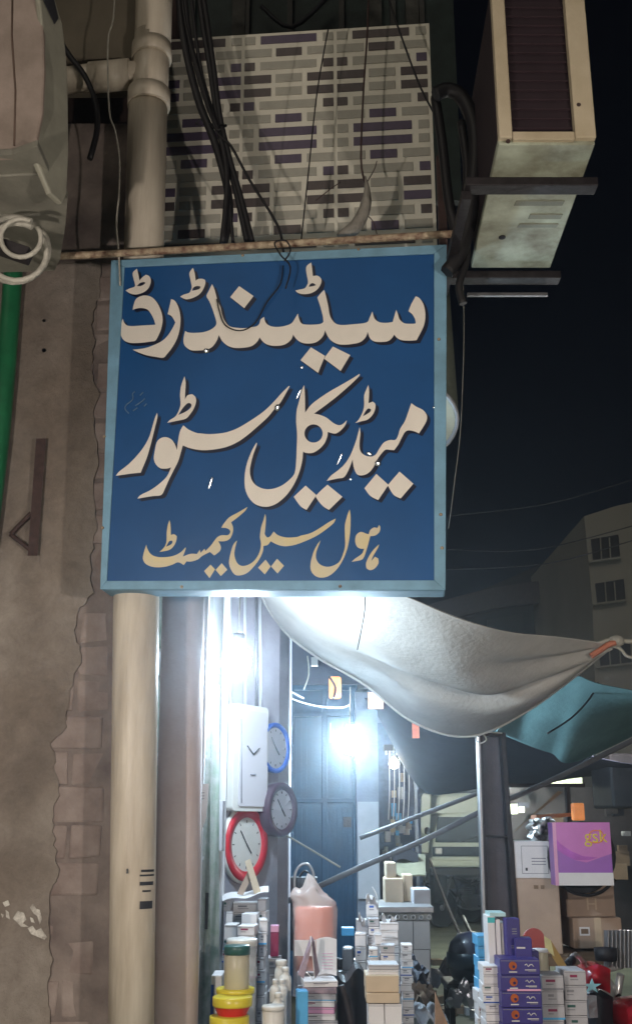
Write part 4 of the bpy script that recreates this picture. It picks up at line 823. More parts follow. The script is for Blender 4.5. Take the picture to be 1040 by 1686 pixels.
ob('brace_plank', MB().hexa([V(842, 1372, 6.35), V(850, 1366, 6.35), V(850, 1366, 6.4), V(842, 1372, 6.4), V(918, 1302, 6.35), V(926, 1304, 6.35), V(926, 1304, 6.4), V(918, 1302, 6.4)]), M['wood'], label='slanting brown plank under the stall frame cross bar', cat='plank')
# distant lit bits right of the post
bs = thing('distant_shops', 'row of dim distant shop fronts with small lit windows behind the right stall', 'shops', V(930, 1400, 14))
m = MB(); pb(m, 838, 1296, 1180, 1560, 14.5, .3); ob('shop_wall', m, mat('dim_brown_front', (.03, .024, .027), .8, var=.5), bs)
for (x0, y0, x1, y1, e) in ((905, 1266, 958, 1290, 'l'), (838, 1282, 846, 1290, 'l'), (862, 1278, 868, 1286, 'l'), (842, 1324, 852, 1340, 'l'), (855, 1328, 863, 1338, 'l')):
    m = MB(); pb(m, x0, y0, x1, y1, 14.0, .1); w = ob('lit_window', m, M['litsign'], bs)
for k in range(16):
    x = random.uniform(845, 1030); y = random.uniform(1315, 1440); m = MB(); pb(m, x, y, x + random.uniform(8, 26), y + random.uniform(8, 26), 13.9 + random.uniform(0, .4), .1, random.uniform(-.3, .3)); ob('goods_bundle', m, M[random.choice(['kraftd', 'wood', 'dsteel', 'darktarp', 'greycard', 'brownsteel'])], bs)
m = MB(); pb(m, 1008, 1240, 1120, 1330, 8.5, .6); ob('dark_kiosk', m, mat('charcoal_kiosk', (.04, .038, .04), .7, var=.5, scale=5), bevel=.02, label='dark charcoal kiosk box at the right edge under the teal awning', cat='kiosk')
m = MB(); pb(m, 944, 1322, 963, 1351, 5.9, .06); ob('amber_cup', m, mat('amber_glass', (.6, .2, .06), .3, emit=(1, .35, .1), estr=.35), bevel=.008, label='small glowing orange glass just above the purple box', cat='glass')
m = MB(); m.prism([V(882, 1342, 6.0), V(945, 1338, 6.0), V(945, 1344, 6.0), V(882, 1349, 6.0)], (0, .15, 0)); ob('copper_shelf', m, mat('coppery_board', (.30, .12, .06), .5), label='thin coppery board behind the purple box', cat='board')
# ================================================================== TABLES
def table(label, x0, x1, Y0, Y1, z, mt):
    a = V(x0, 1600, (Y0 + Y1) / 2).x; b = V(x1, 1600, (Y0 + Y1) / 2).x
    t = thing('trestle_table', label, 'table', ((a + b) / 2, (Y0 + Y1) / 2, 0))
    ob('table_top', MB().box(((a + b) / 2, (Y0 + Y1) / 2, z - .02), (b - a, Y1 - Y0, .04)), mt, t, bevel=.004)
    for sx in (a + .06, b - .06):
        for sy in (Y0 + .06, Y1 - .06): ob('leg', MB().box((sx, sy, (z - .04) / 2), (.05, .05, z - .04)), M['wood'], t)
    return z
ZT = .72
table('cloth covered trestle table of the left stall under the jars and books', 330, 672, 3.7, 4.75, ZT, M['cloth'])
table('grey trestle table of the right stall under the medicine cartons', 778, 975, 3.9, 4.75, ZT, M['cloth'])
ztab3 = V(930, 1562, 5.7).z
table('wooden table holding the big cardboard cartons', 848, 1042, 5.35, 6.3, ztab3, M['wood'])
ORD = ['topmost', 'second', 'third', 'fourth', 'fifth', 'sixth', 'seventh', 'eighth', 'ninth', 'tenth', 'eleventh', 'twelfth', 'thirteenth', 'fourteenth', 'fifteenth', 'sixteenth', 'seventeenth', 'eighteenth', 'nineteenth', 'twentieth']
def stack(name, cat, x0, x1, y0, hp, Y, dep, mts, label, group, yaw=0, zbase=ZT, jit=.05, first=None, deco=None, bev=.002):
    """cartons stacked from the table up to pixel row y0; hp = carton height in pixels"""
    a, b = V(x0, y0, Y).x, V(x1, y0, Y).x; ztop = V((x0 + x1) / 2, y0, Y).z; h = ztop - V((x0 + x1) / 2, y0 + hp, Y).z
    n = max(1, round((ztop - zbase) / h)); h = (ztop - zbase) / n; out = []
    for k in range(n):
        zc = ztop - h * (k + .5); yw = yaw + random.uniform(-jit, jit)
        m = MB(); c = Vector(((a + b) / 2 + random.uniform(-.003, .003), Y + dep / 2, zc)); m.box(c, (b - a, dep, h - .0015), yw)
        mt = mts[k % len(mts)]
        nm_ = ORD[k] if k < len(ORD) else 'lowest'
        o = ob(name, m, mt, label=label.replace('#', nm_), cat=cat, group=group, bevel=bev)
        # flap line so it reads as a carton
        f = MB(); mr = Matrix.Rotation(yw, 3, 'Z'); f.box(c + mr @ Vector((0, -dep / 2 - .0006, h * .5 - .006)), ((b - a) * .96, .001, .0016), yw); ob('flap_edge', f, M['greyink'], o)
        if not deco and d_(h): label_deco(o, c, (b - a, dep, h), yw, mt)
        if deco: deco(o, c, (b - a, dep, h), mr, yw, k)
        out.append(o)
    return out
def d_(h): return .018 < h < .075 and random.random() < .7
def label_deco(o, c, d, yw, mt):
    if mt in (M['clockblue'], M['sky']): return
    k = random.choice(['greyink', 'greyink', 'clockblue', 'maroon', 'dgreen', 'greyink'])
    u = random.uniform(.08, .3); face_mark(o, c, d, yw, u, .55, u + random.uniform(.25, .45), .72, M[k], 'printed_name')
    face_mark(o, c, d, yw, u, .36, u + random.uniform(.2, .5), .43, M['greyink'], 'text_line')
    if random.random() < .35: face_mark(o, c, d, yw, .0, .0, 1, .14, M[random.choice(['clockblue', 'pinkcard', 'greyink', 'sky'])], 'colour_band')
def one(name, cat, x0, y0, x1, y1, Y, dep, mt, label, group=None, yaw=0, bev=.003):
    m = MB(); c, d = pb(m, x0, y0, x1, y1, Y, dep, yaw); return ob(name, m, mt, label=label, cat=cat, group=group, bevel=bev), c, d
def face_mark(o, c, d, yaw, u0, v0, u1, v1, mt, nm='printed_mark', e=.0012):
    """flat print on a box's front; u,v from 0..1 (v up)"""
    mr = Matrix.Rotation(yaw, 3, 'Z'); m = MB()
    P = [c + mr @ Vector(((u - .5) * d[0], -d[1] / 2 - e, (v - .5) * d[2])) for u, v in ((u0, v0), (u1, v0), (u1, v1), (u0, v1))]
    m.add(P, [(0, 1, 2, 3)]); return ob(nm, m, mt, o, fixn=False)
def text_on(o, c, d, yaw, u, v, size, s, mt, nm='lettering', e=.0016):
    cu = bpy.data.curves.new(nm, 'FONT'); cu.body = s; cu.size = size; cu.align_x = 'CENTER'; cu.align_y = 'CENTER'; cu.extrude = 0
    to = bpy.data.objects.new(nm, cu); S.collection.objects.link(to); dg = bpy.context.evaluated_depsgraph_get()
    me = bpy.data.meshes.new_from_object(to.evaluated_get(dg)); bpy.data.objects.remove(to)
    mr = Matrix.Rotation(yaw, 3, 'Z'); base = c + mr @ Vector(((u - .5) * d[0], -d[1] / 2 - e, (v - .5) * d[2])) - woff(o)
    for q in me.vertices: x, y = q.co.x, q.co.y; q.co = base + mr @ Vector((x, 0, y))
    me.materials.clear(); me.materials.append(mt); t = bpy.data.objects.new(nm, me); S.collection.objects.link(t); t.parent = o; return t
# ================================================================== LEFT STALL GOODS
def jar(px, y0, y1, w, Y, mt, lidmt, lidh, label, rimr=1.04, name='jar', cat='jar', taper=1.0, zb=None):
    top = V(px, y0, Y); bot = V(px, y1, Y); r = w / 2 * (V(px + 1, y1, Y).x - bot.x); z0 = zb if zb is not None else bot.z; h = top.z - z0; lh = top.z - V(px, y0 + lidh, Y).z
    t = thing(name, label, cat, (bot.x, Y, z0))
    ob('body', MB().lathe([(r * .9 * taper, 0), (r * .98 * taper, .006), (r, h * .5), (r, h - lh - .004), (r * .9, h - lh)], (bot.x, Y, z0), 28), mt, t)
    ob('lid', MB().lathe([(r * rimr, h - lh), (r * rimr, h - .004), (r * .96, h), (.0005, h)], (bot.x, Y, z0), 28), lidmt, t)
    return t
jar(396, 1545, 1690, 50, 4.12, M['clear'], M['whiteplastic'], 12, 'large clear jar with a white lid behind the green lidded one', zb=ZT)
j = jar(389, 1556, 1634, 42, 3.95, M['beigeplastic'], M['dgreen'], 15, 'beige jar with a dark green lid standing on the yellow bowl')
def bowl(px, y0, y1, w0, w1, Y, mt, label, rimmt, name='bowl'):
    top = V(px, y0, Y); bot = V(px, y1, Y); k = V(px + 1, y1, Y).x - bot.x; r0, r1 = w0 / 2 * k, w1 / 2 * k; h = top.z - bot.z
    t = thing(name, label, 'bowl', (bot.x, Y, bot.z), 'plastic bowls stacked under the green lidded jar')
    ob('body', MB().lathe([(r1, 0), (r1 * 1.02, .004), (r0 * .9, h * .6), (r0 * .98, h * .8)], (bot.x, Y, bot.z), 30), mt, t)
    ob('rim', MB().lathe([(r0 * .98, h * .62), (r0, h * .7), (r0, h - .002), (r0 * .96, h), (.0005, h - .001)], (bot.x, Y, bot.z), 30), rimmt, t)
bowl(387, 1626, 1650, 64, 52, 3.96, M['yellow'], 'upper yellow bowl under the jar, behind the red one', M['yellow'])
bowl(382, 1640, 1682, 66, 38, 3.86, M['red'], 'red bowl with a broad yellow rim', M['yellow'])
bowl(376, 1672, 1760, 66, 58, 3.84, M['yellow'], 'lowest yellow bowl under the red one', M['yellow'])
# blue edged box with white corner
o, c, d = one('carton', 'carton', 344, 1606, 362, 1760, 4.1, .14, M['white'], 'white carton with a blue edge left of the bowls'); face_mark(o, c, d, 0, .0, .0, .28, .9, M['clockblue'], 'blue_edge')
gl = 'white cartons piled behind the clear jar'
for k, (x0, y0, x1, y1, Y, lb, mt) in enumerate(((371, 1480, 382, 1545, 4.62, 'narrow pale box at the left end of the pile behind the jars', 'greycard'), (382, 1486, 425, 1560, 4.66, 'widest white carton at the back of the pile behind the jars', 'white'), (426, 1480, 440, 1545, 4.64, 'upright white carton right of the widest one behind the jars', 'greycard'), (399, 1505, 424, 1530, 4.52, 'small white carton on top of the middle of the jar pile', 'white'),
        (371, 1522, 391, 1550, 4.46, 'lower left white carton of the jar pile', 'white'), (393, 1524, 421, 1550, 4.40, 'lower white carton just above the clear jar lid', 'white'), (424, 1514, 437, 1560, 4.5, 'white carton behind the jar beside the maroon box', 'white'))):
    if k != 3:
        stack('white_carton', 'carton', x0, x1, y0, random.choice((17, 20, 24)), Y, .10, [M[mt], M['white'], M['greycard']], '# carton of the column with the ' + lb.split(' of the')[0].split(' at the')[0].split(' behind')[0].split(' just')[0].split(' right')[0] + ' behind the clear jar', gl, jit=.12); continue
    zb = ZT; top = V((x0 + x1) / 2, y0, Y).z; a = V(x0, y0, Y).x; b = V(x1, y0, Y).x; m = MB()
    if k == 3: zb = V(400, 1530, Y).z
    m.box(((a + b) / 2, Y + .06, (top + zb) / 2), (b - a, .10, top - zb), random.uniform(-.1, .1)); ob('white_carton', m, M[mt], label=lb, cat='carton', group=gl, bevel=.002)
ob('paper_sheet', MB().grid(lambda u, v: V(366 + 76 * u, 1484 - 14 * u - 10 * v, 4.60 + .12 * v) + Vector((0, 0, .006 * math.sin(9 * u))), 10, 3, thick=(0, 0, .001)), M['white'], fixn=False, label='curled white paper sheet lying on the pile behind the jars', cat='paper')
cd = thing('folded_card', 'folded cream and brown card standing on the paper below the red clock', 'card', V(412, 1470, 4.62))
ob('panel', MB().prism([V(403, 1418, 4.62), V(412, 1414, 4.62), V(430, 1470, 4.62), V(419, 1474, 4.62)], (0, .004, 0)), M['beigecard'], cd)
ob('panel', MB().prism([V(409, 1432, 4.64), V(418, 1438, 4.64), V(400, 1474, 4.64), V(390, 1472, 4.64)], (0, .004, 0)), M['kraft'], cd)
o, c, d = one('maroon_box', 'box', 445, 1535, 458, 1575, 4.3, .05, M['maroon'], 'small dark maroon box with a pink top', bev=.002); ob('pink_top', MB().box(c + Vector((0, 0, d[2] / 2 + .012)), (d[0], d[1], .022)), M['pinkcard'], o)
stack('pink_carton', 'carton', 442, 464, 1577, 26, 4.3, .09, [M['greycard'], M['white']], '# pale carton under the maroon box', 'cartons under the maroon box')
# white bottles
gbot = 'white plastic bottles on the left stall'
def bottle(px, y0, w, Y, label, capc='whiteplastic', neck=.45):
    top = V(px, y0, Y); k = V(px + 1, y0, Y).x - top.x; r = w / 2 * k; h = top.z - ZT
    t = thing('bottle', label, 'bottle', (top.x, Y, ZT), gbot)
    ob('body', MB().lathe([(r * .92, 0), (r, .006), (r, h - r * 1.9), (r * .9, h - r * 1.4), (r * neck, h - r * .95), (r * neck, h - r * .7)], (top.x, Y, ZT), 22), M['whiteplastic'], t)
    ob('cap', MB().lathe([(r * (neck + .1), h - r * .75), (r * (neck + .1), h - .003), (r * neck, h), (.0005, h)], (top.x, Y, ZT), 18), M[capc], t)
bottle(463, 1580, 22, 4.2, 'tallest white bottle with a wide cap beside the maroon box', neck=.75)
bottle(453, 1612, 18, 4.08, 'white bottle with a narrow neck, left one of the middle pair')
bottle(464, 1612, 18, 4.1, 'white bottle with a narrow neck, right one of the middle pair')
bottle(458, 1634, 22, 4.0, 'white bottle close behind the wide white tub')
bottle(470, 1592, 20, 4.15, 'white bottle at the right end of the bottle group')
jar(449, 1655, 1760, 37, 3.86, M['whiteplastic'], M['whiteplastic'], 8, 'wide white tub with a white lid in front of the bottles', name='tub', cat='tub', zb=ZT)
# bag with coral tub
bg = thing('plastic_bag', 'clear plastic bag knotted over a coral tub', 'bag', V(518, 1560, 4.55))
YBg = 4.5
prof = []
cxb = V(517, 1500, YBg).x; kk = V(518, 1500, YBg).x - cxb
zz0 = ZT + .12
rows = [(1640, 33), (1560, 35), (1520, 36), (1494, 36), (1480, 34), (1470, 27), (1462, 17), (1453, 12)]
rows = [(1640, 33), (1560, 35), (1520, 36), (1496, 36.5), (1484, 35.5), (1476, 33), (1470, 29), (1466, 24), (1462, 17), (1456, 10)]
m = MB(); m.lathe([(w * kk, V(517, y, YBg).z) for y, w in rows] + [(.0005, V(517, 1450, YBg).z)], (cxb, YBg, 0), 40)
zt_ = V(517, 1484, YBg).z
m.v = [Vector((v.x - max(0, v.z - zt_) * .22, v.y, v.z + max(0, v.z - zt_) * (.35 * math.sin(v.x * 70 + 1) - .2 * math.cos(v.y * 90)))) for v in m.v]
m.v = [Vector((v.x + .006 * math.sin(v.z * 90 + v.y * 40) - (.012 if v.z > V(517, 1478, YBg).z else 0), YBg + (v.y - YBg) * .8 + .005 * math.sin(v.x * 80 + v.z * 50), v.z)) for v in m.v]
ob('film', m, M['bag'], bg)
ct_ = thing('coral_tub', 'coral red tub wrapped inside the clear plastic bag', 'tub', V(517, 1546, YBg))
m = MB(); m.lathe([(30 * kk, V(517, 1600, YBg).z), (31.5 * kk, V(517, 1550, YBg).z), (32 * kk, V(517, 1497, YBg).z), (30 * kk, V(517, 1493, YBg).z), (.0005, V(517, 1493, YBg).z)], (cxb, YBg + .004, 0), 28)
m.v = [Vector((v.x, YBg + (v.y - YBg) * .75, v.z)) for v in m.v]; ob('body', m, M['coral'], ct_)
stack('book', 'book', 489, 546, 1600, 22, 4.42, .12, [M['greycard'], M['white']], '# thick book in the pile under the plastic bag', 'books under the plastic bag')
bk_ = thing('black_bag', 'black carrier bag with looped handles behind the coral tub', 'bag', V(500, 1480, 4.85))
ob('body', MB().grid(lambda u, v: V(478 + 44 * u, 1445 + 120 * v, 4.85 - .05 * math.sin(math.pi * u)), 8, 6, thick=(0, .1, 0)), M['black'], bk_)
ob('handle', wire([(485, 1465), (486, 1438), (496, 1424), (508, 1424), (516, 1440), (518, 1466)], 4.82, .006, 8), M['alu'], bk_)
ob('handle', wire([(490, 1462), (494, 1442), (502, 1434), (510, 1442), (513, 1462)], 4.86, .005, 8), M['black'], bk_)
# open books
ob_ = thing('open_book', 'open white and pink book standing on the book pile', 'book', V(518, 1612, 4.3))
ob('page', MB().grid(lambda u, v: V(520 + 34 * u, 1547 + 60 * v - 4 * math.sin(math.pi * u), 4.24 - .04 * u), 8, 2, thick=(0, .006, 0)), M['white'], ob_, fixn=False)
ob('cover', MB().grid(lambda u, v: V(485 + 34 * u, 1548 + 26 * v, 4.26 + .0 * u), 6, 2, thick=(0, .006, 0)), M['white'], ob_, fixn=False)
for k in range(6): ob('text_line', wire([(530, 1570 + k * 5), (548, 1570 + k * 5)], 4.18, .0009, 4), M['pinkcard'], ob_)
ac_ = thing('folded_booklet', 'folded purple grey booklet standing like a tent before the open book', 'booklet', V(510, 1616, 4.12))
lilc = mat('lilac_cover', (.34, .26, .31), .5, var=.3, scale=30)
ob('cover', MB().prism([V(511, 1541, 4.12), V(516, 1545, 4.1), V(500, 1612, 4.06), V(490, 1604, 4.06)], (0, .004, 0)), lilc, ac_)
ob('cover', MB().prism([V(511, 1541, 4.12), V(516, 1545, 4.12), V(526, 1600, 4.16), V(518, 1612, 4.1)], (0, .004, 0)), lilc, ac_)
ob('page_edge', wire([(511, 1541), (518, 1612)], 4.09, .002), M['white'], ac_)
ob('page_edge', wire([(490, 1606), (502, 1600), (516, 1613)], 4.07, .002), M['white'], ac_)
stack('book', 'book', 497, 553, 1615, 11, 4.15, .13, [M['white'], lilc, M['greycard'], M['white'], M['pinkcard'], M['white'], M['greycard']], '# book in the front pile below the open book', 'books in the front pile', jit=.12)
o, c, d = one('blue_box', 'box', 489, 1632, 507, 1760, 4.0, .07, M['sky'], 'light and dark blue box leaning before the front book pile', yaw=.1); face_mark(o, c, d, .1, 0, .0, 1, .45, M['clockblue'], 'dark_band')
# dark bag and grey bar
m = MB(); m.grid(lambda u, v: V(556 + 50 * u, 1606 + 12 * math.sin(7 * u) + 150 * v, 4.25 - .1 * math.sin(math.pi * u)), 12, 6, thick=(0, .2, 0)); ob('black_sack', m, M['black'], fixn=False, label='bulging black sack between the two book piles', cat='sack')
ob('grey_bar', wire([(562, 1622), (570, 1650), (580, 1700), (590, 1760)], 4.05, .012), M['dsteel'], label='dark grey bar leaning on the black sack', cat='bar')
o, c, d = one('small_blue_box', 'box', 562, 1528, 583, 1541, 5.2, .08, M['sky'], 'tiny blue box at the foot of the blue gate'); 
# junk heap behind
random.seed(11)
jk = thing('junk_table', 'low grey bench behind the black sack', 'bench', V(575, 1640, 5.4)); m = MB(); pb(m, 552, 1600, 600, 1606, 5.2, .5); ob('bench_top', m, M['alu'], jk); 
for x in (556, 594): m = MB(); pb(m, x, 1606, x + 4, 1700, 5.25, .04); ob('leg', m, M['alu'], jk)
for k, (x0, y0, x1, y1, mt, lb) in enumerate(((563, 1560, 582, 1600, 'alu', 'dented grey can on the bench'), (580, 1580, 596, 1600, 'foil', 'crumpled foil packet on the bench'), (556, 1578, 566, 1600, 'black', 'small black case on the bench'), (584, 1562, 594, 1580, 'dsteel', 'dark tin on the foil packet'))):
    one('bench_item', 'packet', x0, y0, x1, y1, 5.25 + .02 * k, .08, M[mt], lb, yaw=random.uniform(-.5, .5), bev=.01)
# book stack right-of-centre
gB = 'boxes in the tall pile at the centre'
ZC = V(630, 1652, 3.95).z
def strip_deco(o, c, d, mr, yw, k):
    pass
stack('booklet_bundle', 'booklets', 606, 656, 1588, 8, 4.0, .12, [M['greycard'], M['white'], M['clockblue'], M['white'], M['clockblue'], M['white']], '# grey or blue booklet bundle on top of the centre pile', 'booklet bundles of the centre pile', zbase=V(630, 1606, 4.0).z, jit=.03)
o, c, d = one('kraft_carton', 'carton', 602, 1606, 657, 1634, 3.97, .15, M['beigecard'], 'upper beige carton of the centre pile')
o, c, d = one('kraft_carton', 'carton', 603, 1635, 658, 1652, 3.96, .15, M['beigecard'], 'lower beige carton of the centre pile')
stack('white_carton', 'carton', 605, 631, 1653, 60, 3.97, .13, [M['white']], '# white carton, left column under the beige cartons', gB, jit=0)
stack('white_carton', 'carton', 632, 660, 1653, 60, 3.97, .13, [M['white']], '# white carton, right column under the beige cartons', gB, jit=0)
# rows of white boxes behind
gw = 'small white boxes crowded at the centre'
random.seed(5)
for (x0, x1, y0, hp, Y, lb, mt) in ((586, 604, 1514, 20, 4.72, 'leftmost back column of small white boxes', 'greycard'), (604, 624, 1485, 22, 4.78, 'back column beside the pale pillar', 'white'), (585, 603, 1537, 22, 4.55, 'left column before the back boxes', 'white'),
        (625, 655, 1519, 13, 4.6, 'wide middle column of white boxes', 'white'), (606, 624, 1512, 14, 4.62, 'narrow middle column of white boxes', 'greycard'), (616, 628, 1538, 18, 4.38, 'slim front column of white boxes', 'white'), (627, 650, 1556, 14, 4.3, 'patterned front column of small boxes', 'greycard'), (660, 678, 1555, 13, 4.5, 'right front column before the tiled counter', 'white'), (608, 622, 1562, 14, 4.28, 'short front left column of white boxes', 'white')):
    stack('small_white_box', 'box', x0, x1, y0, hp, Y, .08, [M[mt], M['white']], '# box of the ' + lb, gw, jit=.1)
for k, (x, y, w, lb) in enumerate(((612, 1480, 20, 'crumpled white paper on the back column'), (596, 1512, 12, 'crumpled white paper on the left column'), (640, 1512, 24, 'white leaflet pile on the middle column'))):
    m = MB(); m.grid(lambda u, v: V(x - w / 2 + w * u, y + 8 * v - 5 * math.sin(5 * u + k), 4.62 + .06 * v) + Vector((0, 0, .015 * math.sin(11 * u + 7 * v))), 8, 4, thick=(0, 0, .001)); ob('crumpled_paper', m, M['white'], fixn=False, label=lb, cat='paper')
ob('paper_strip', wire([(612, 1460), (618, 1470), (622, 1484)], 4.7, .003), M['white'], label='thin white strip rising from the back boxes', cat='strip')
# ------------------------------------------------------------------ tiled counter with single tiles
YCt = 6.2
cn_ = thing('tiled_counter', 'counter faced with large grey tiles under an ornamental border', 'counter', V(670, 1640, YCt))
m = MB(); pb(m, 622, 1497, 712, 1700, YCt, .5); ob('core', m, M['tilegrout'], cn_)
for c_ in range(3):
    for r_ in range(4):
        m = MB(); x0 = 628 + c_ * 28 - 3; pb(m, max(x0, 623), 1517 + r_ * 47, x0 + 27, 1517 + r_ * 47 + 46, YCt - .012, .012); ob('tile', m, M['tile'], cn_, bevel=.002)
m = MB(); pb(m, 620, 1493, 714, 1503, YCt - .04, .58); ob('top_slab', m, M['alu'], cn_, bevel=.004)
m = MB(); pb(m, 623, 1504, 711, 1515, YCt - .012, .012); ob('border_tile', m, mat('border_grey', (.22, .23, .22), .4), cn_)
for k in range(7):
    c0 = V(628 + k * 13, 1510, YCt - .016); ob('ornament', MB().lathe([(.012, 0), (.013, .002), (.009, .003), (.008, 0)], c0, 12, M=Matrix.Rotation(R(90), 3, 'X')), M['white'], cn_)
gc = 'pale cartons on the tiled counter'
for x0, y0, x1, y1, Y, lb, mt in ((634, 1446, 664, 1493, 6.5, 'large pale carton on the counter, left', 'beigecard'), (664, 1440, 680, 1493, 6.6, 'upright carton in the middle of the counter', 'beigecard'), (681, 1464, 709, 1493, 6.4, 'low carton at the right end of the counter', 'greycard'), (636, 1420, 652, 1446, 6.52, 'small carton on the large pale one', 'beigecard')):
    one('pale_carton', 'carton', x0, y0, x1, y1, Y, .22, M[mt], lb, gc, bev=.006)
m = MB(); m.grid(lambda u, v: V(652 + 48 * u, 1410 + 34 * v + 1.5 * math.sin(6 * u), 7.2 - .5 * v), 8, 4, thick=(0, 0, .01)); ob('yellowish_sheet', m, mat('dull_yellow_sheet', (.16, .15, .10), .8), fixn=False, label='yellowish sheet spread behind the counter cartons', cat='sheet')
m = MB(); m.grid(lambda u, v: V(648 + 40 * u, 1400 + 20 * v - 6 * math.sin(4 * u), 7.0), 8, 4, thick=(0, .2, 0)); ob('dark_bundle', m, M['black'], fixn=False, label='dark bundle lying on the yellowish sheet', cat='bundle')
# ================================================================== RIGHT STALL GOODS
random.seed(21)
def purp_deco(o, c, d, mr, yw, k):
    def on(u, v): return c + mr @ Vector(((u - .5) * d[0], -d[1] / 2 - .0014, (v - .5) * d[2]))
    q = Matrix.Rotation(R(90), 3, 'X'); r = d[2] * .27
    ob('orange_emblem', MB().lathe([(r, 0), (.0005, 0)], on(.32, .58), 16, M=mr @ q), M['orange'], o, fixn=False)
    ob('emblem_hollow', MB().lathe([(r * .35, 0), (.0005, 0)], on(.34, .52) + mr @ Vector((0, -.0006, 0)), 12, M=mr @ q), M['indigo'], o, fixn=False)
    face_mark(o, c, d, yw, .22, .16, .42, .23, M['whiteplastic'])
    P = [on(.62 + t * .045, .62 + .09 * math.sin(t * 2.2)) for t in range(6)]; ob('script', MB().tube(P, .0018, 4), M['whiteplastic'], o)
    face_mark(o, c, d, yw, .62, .30, .90, .35, M['whiteplastic']); face_mark(o, c, d, yw, .70, .22, .90, .26, M['greyink'])
    if k == 1: face_mark(o, c, d, yw, .15, .02, 1.0, .14, M['pinkcard'])
gi = 'indigo medicine boxes with orange emblems'
stack('medicine_box', 'medicine box', 822, 887, 1579, 28, 4.05, .14, [M['indigo']], '# indigo medicine box of the tall front stack', gi, jit=.02, deco=purp_deco)
o, c, d = one('medicine_box', 'medicine box', 835, 1512, 858, 1578, 4.16, .05, M['indigo'], 'indigo medicine box standing upright on the front stack', gi, yaw=.08)
for v in (.25, .3, .6, .66, .72): face_mark(o, c, d, .08, .3 + (v > .5) * .1, v, .75, v + .025, M['greyink'])
o, c, d = one('medicine_box', 'medicine box', 848, 1545, 876, 1579, 4.12, .08, M['indigo'], 'indigo medicine box lying behind the upright one', gi, yaw=-.1)
face_mark(o, c, d, -.1, .1, .5, .6, .58, M['whiteplastic'])
o, c, d = one('medicine_box', 'medicine box', 876, 1566, 888, 1600, 4.3, .08, M['indigo'], 'small indigo box at the right shoulder of the stack', gi)
gW = 'white cartons of the right stall'
for k, (x0, x1) in enumerate(((805, 817), (818, 826), (827, 838))):
    o, c, d = one('upright_carton', 'carton', x0, 1508 + 6 * k, x1, 1590, 4.2 + .01 * k, .11, M['white'], ('leftmost', 'middle', 'rightmost')[k] + ' upright white carton left of the indigo box', gW, bev=.002)
    if k == 0: face_mark(o, c, d, 0, .0, .86, 1, .97, mat('teal_print', (.05, .50, .55), .4), 'teal_band')
m = MB(); pb(m, 806, 1503, 832, 1509, 4.2, .12); ob('teal_topped_box', m, mat('pale_aqua', (.45, .68, .70), .5), label='flat aqua box on top of the upright cartons', cat='box')
stack('blue_carton', 'carton', 785, 807, 1540, 18, 4.35, .12, [M['sky']], '# sky blue carton at the left end of the right stall', 'sky blue cartons', zbase=V(796, 1632, 4.35).z, jit=.05)
stack('flat_carton', 'carton', 786, 800, 1632, 22, 4.3, .12, [M['white']], '# flat white carton under the sky blue ones', gW)
stack('flat_carton', 'carton', 795, 823, 1590, 15, 4.12, .14, [M['white']], '# flat white carton in the pile left of the indigo stack', gW, jit=.06)
stack('white_carton', 'carton', 889, 925, 1606, 26, 4.2, .14, [M['greycard']], '# grey white carton, column next to the indigo stack', gW, jit=.015)
stack('white_carton', 'carton', 926, 962, 1598, 26, 4.25, .14, [M['greycard']], '# grey white carton, rightmost column of the right stall', gW, jit=.015)
m = MB(); m.prism([V(860 + 18 + 18 * math.cos(a / 8 * math.pi), 1546 - 18 * math.sin(a / 8 * math.pi), 4.75) for a in range(9)] + [V(860, 1562, 4.75), V(896, 1562, 4.75)], (0, .01, 0)); ob('red_round_card', m, mat('faded_red', (.42, .08, .07), .6), label='faded red round topped card behind the indigo box', cat='card')
jar(890, 1562, 1606, 26, 4.4, M['beigeplastic'], M['white'], 5, 'white paper cup standing on the grey white cartons', name='paper_cup', cat='cup')
yc = thing('yellow_card', 'yellow and brown card leaning behind the paper cup', 'card', V(912, 1600, 4.5))
ob('front', MB().prism([V(895, 1541, 4.5), V(906, 1548, 4.5), V(912, 1575, 4.5), V(897, 1562, 4.5)], (0, .004, 0)), mat('pale_yellow', (.70, .62, .30), .5), yc)
ob('back', MB().prism([V(906, 1548, 4.51), V(932, 1590, 4.51), V(922, 1596, 4.51), V(908, 1575, 4.51)], (0, .004, 0)), mat('ochre_card', (.42, .26, .07), .5), yc)
ob('leaflet', MB().grid(lambda u, v: V(902 + 60 * u, 1600 - 4 * math.sin(3 * u) + 6 * v, 4.4 - .1 * v), 8, 2, thick=(0, 0, .001)), M['white'], fixn=False, label='thin white leaflet lying on the grey white cartons', cat='leaflet')
# big cardboard
YK = 5.6
o, c, d = one('cardboard_carton', 'carton', 850, 1446, 926, 1575, YK - .1, .35, M['kraft'], 'largest brown cardboard carton under the white printed one', yaw=-.12, bev=.006)
face_mark(o, c, d, -.12, .45, .86, .55, .91, M['kraftd']); face_mark(o, c, d, -.12, .60, .86, .68, .91, M['kraftd'])
m = MB(); m.box(c + Vector((-.01, -.0, d[2] / 2 + .001)), (d[0] * .16, d[1], .002), -.12); ob('tape', m, M['beigecard'], o)
o, c, d = one('cardboard_carton', 'carton', 932, 1456, 1014, 1510, YK + .05, .33, M['kraft'], 'middle brown carton lettered with a pale H below the purple box', yaw=.05, bev=.006)
text_on(o, c, d, .05, .52, .38, .085, 'H', M['beigecard'])
o, c, d = one('cardboard_carton', 'carton', 944, 1511, 1026, 1562, YK - .02, .33, M['kraft'], 'lowest brown carton with tape and a printed white label', yaw=.04, bev=.006)
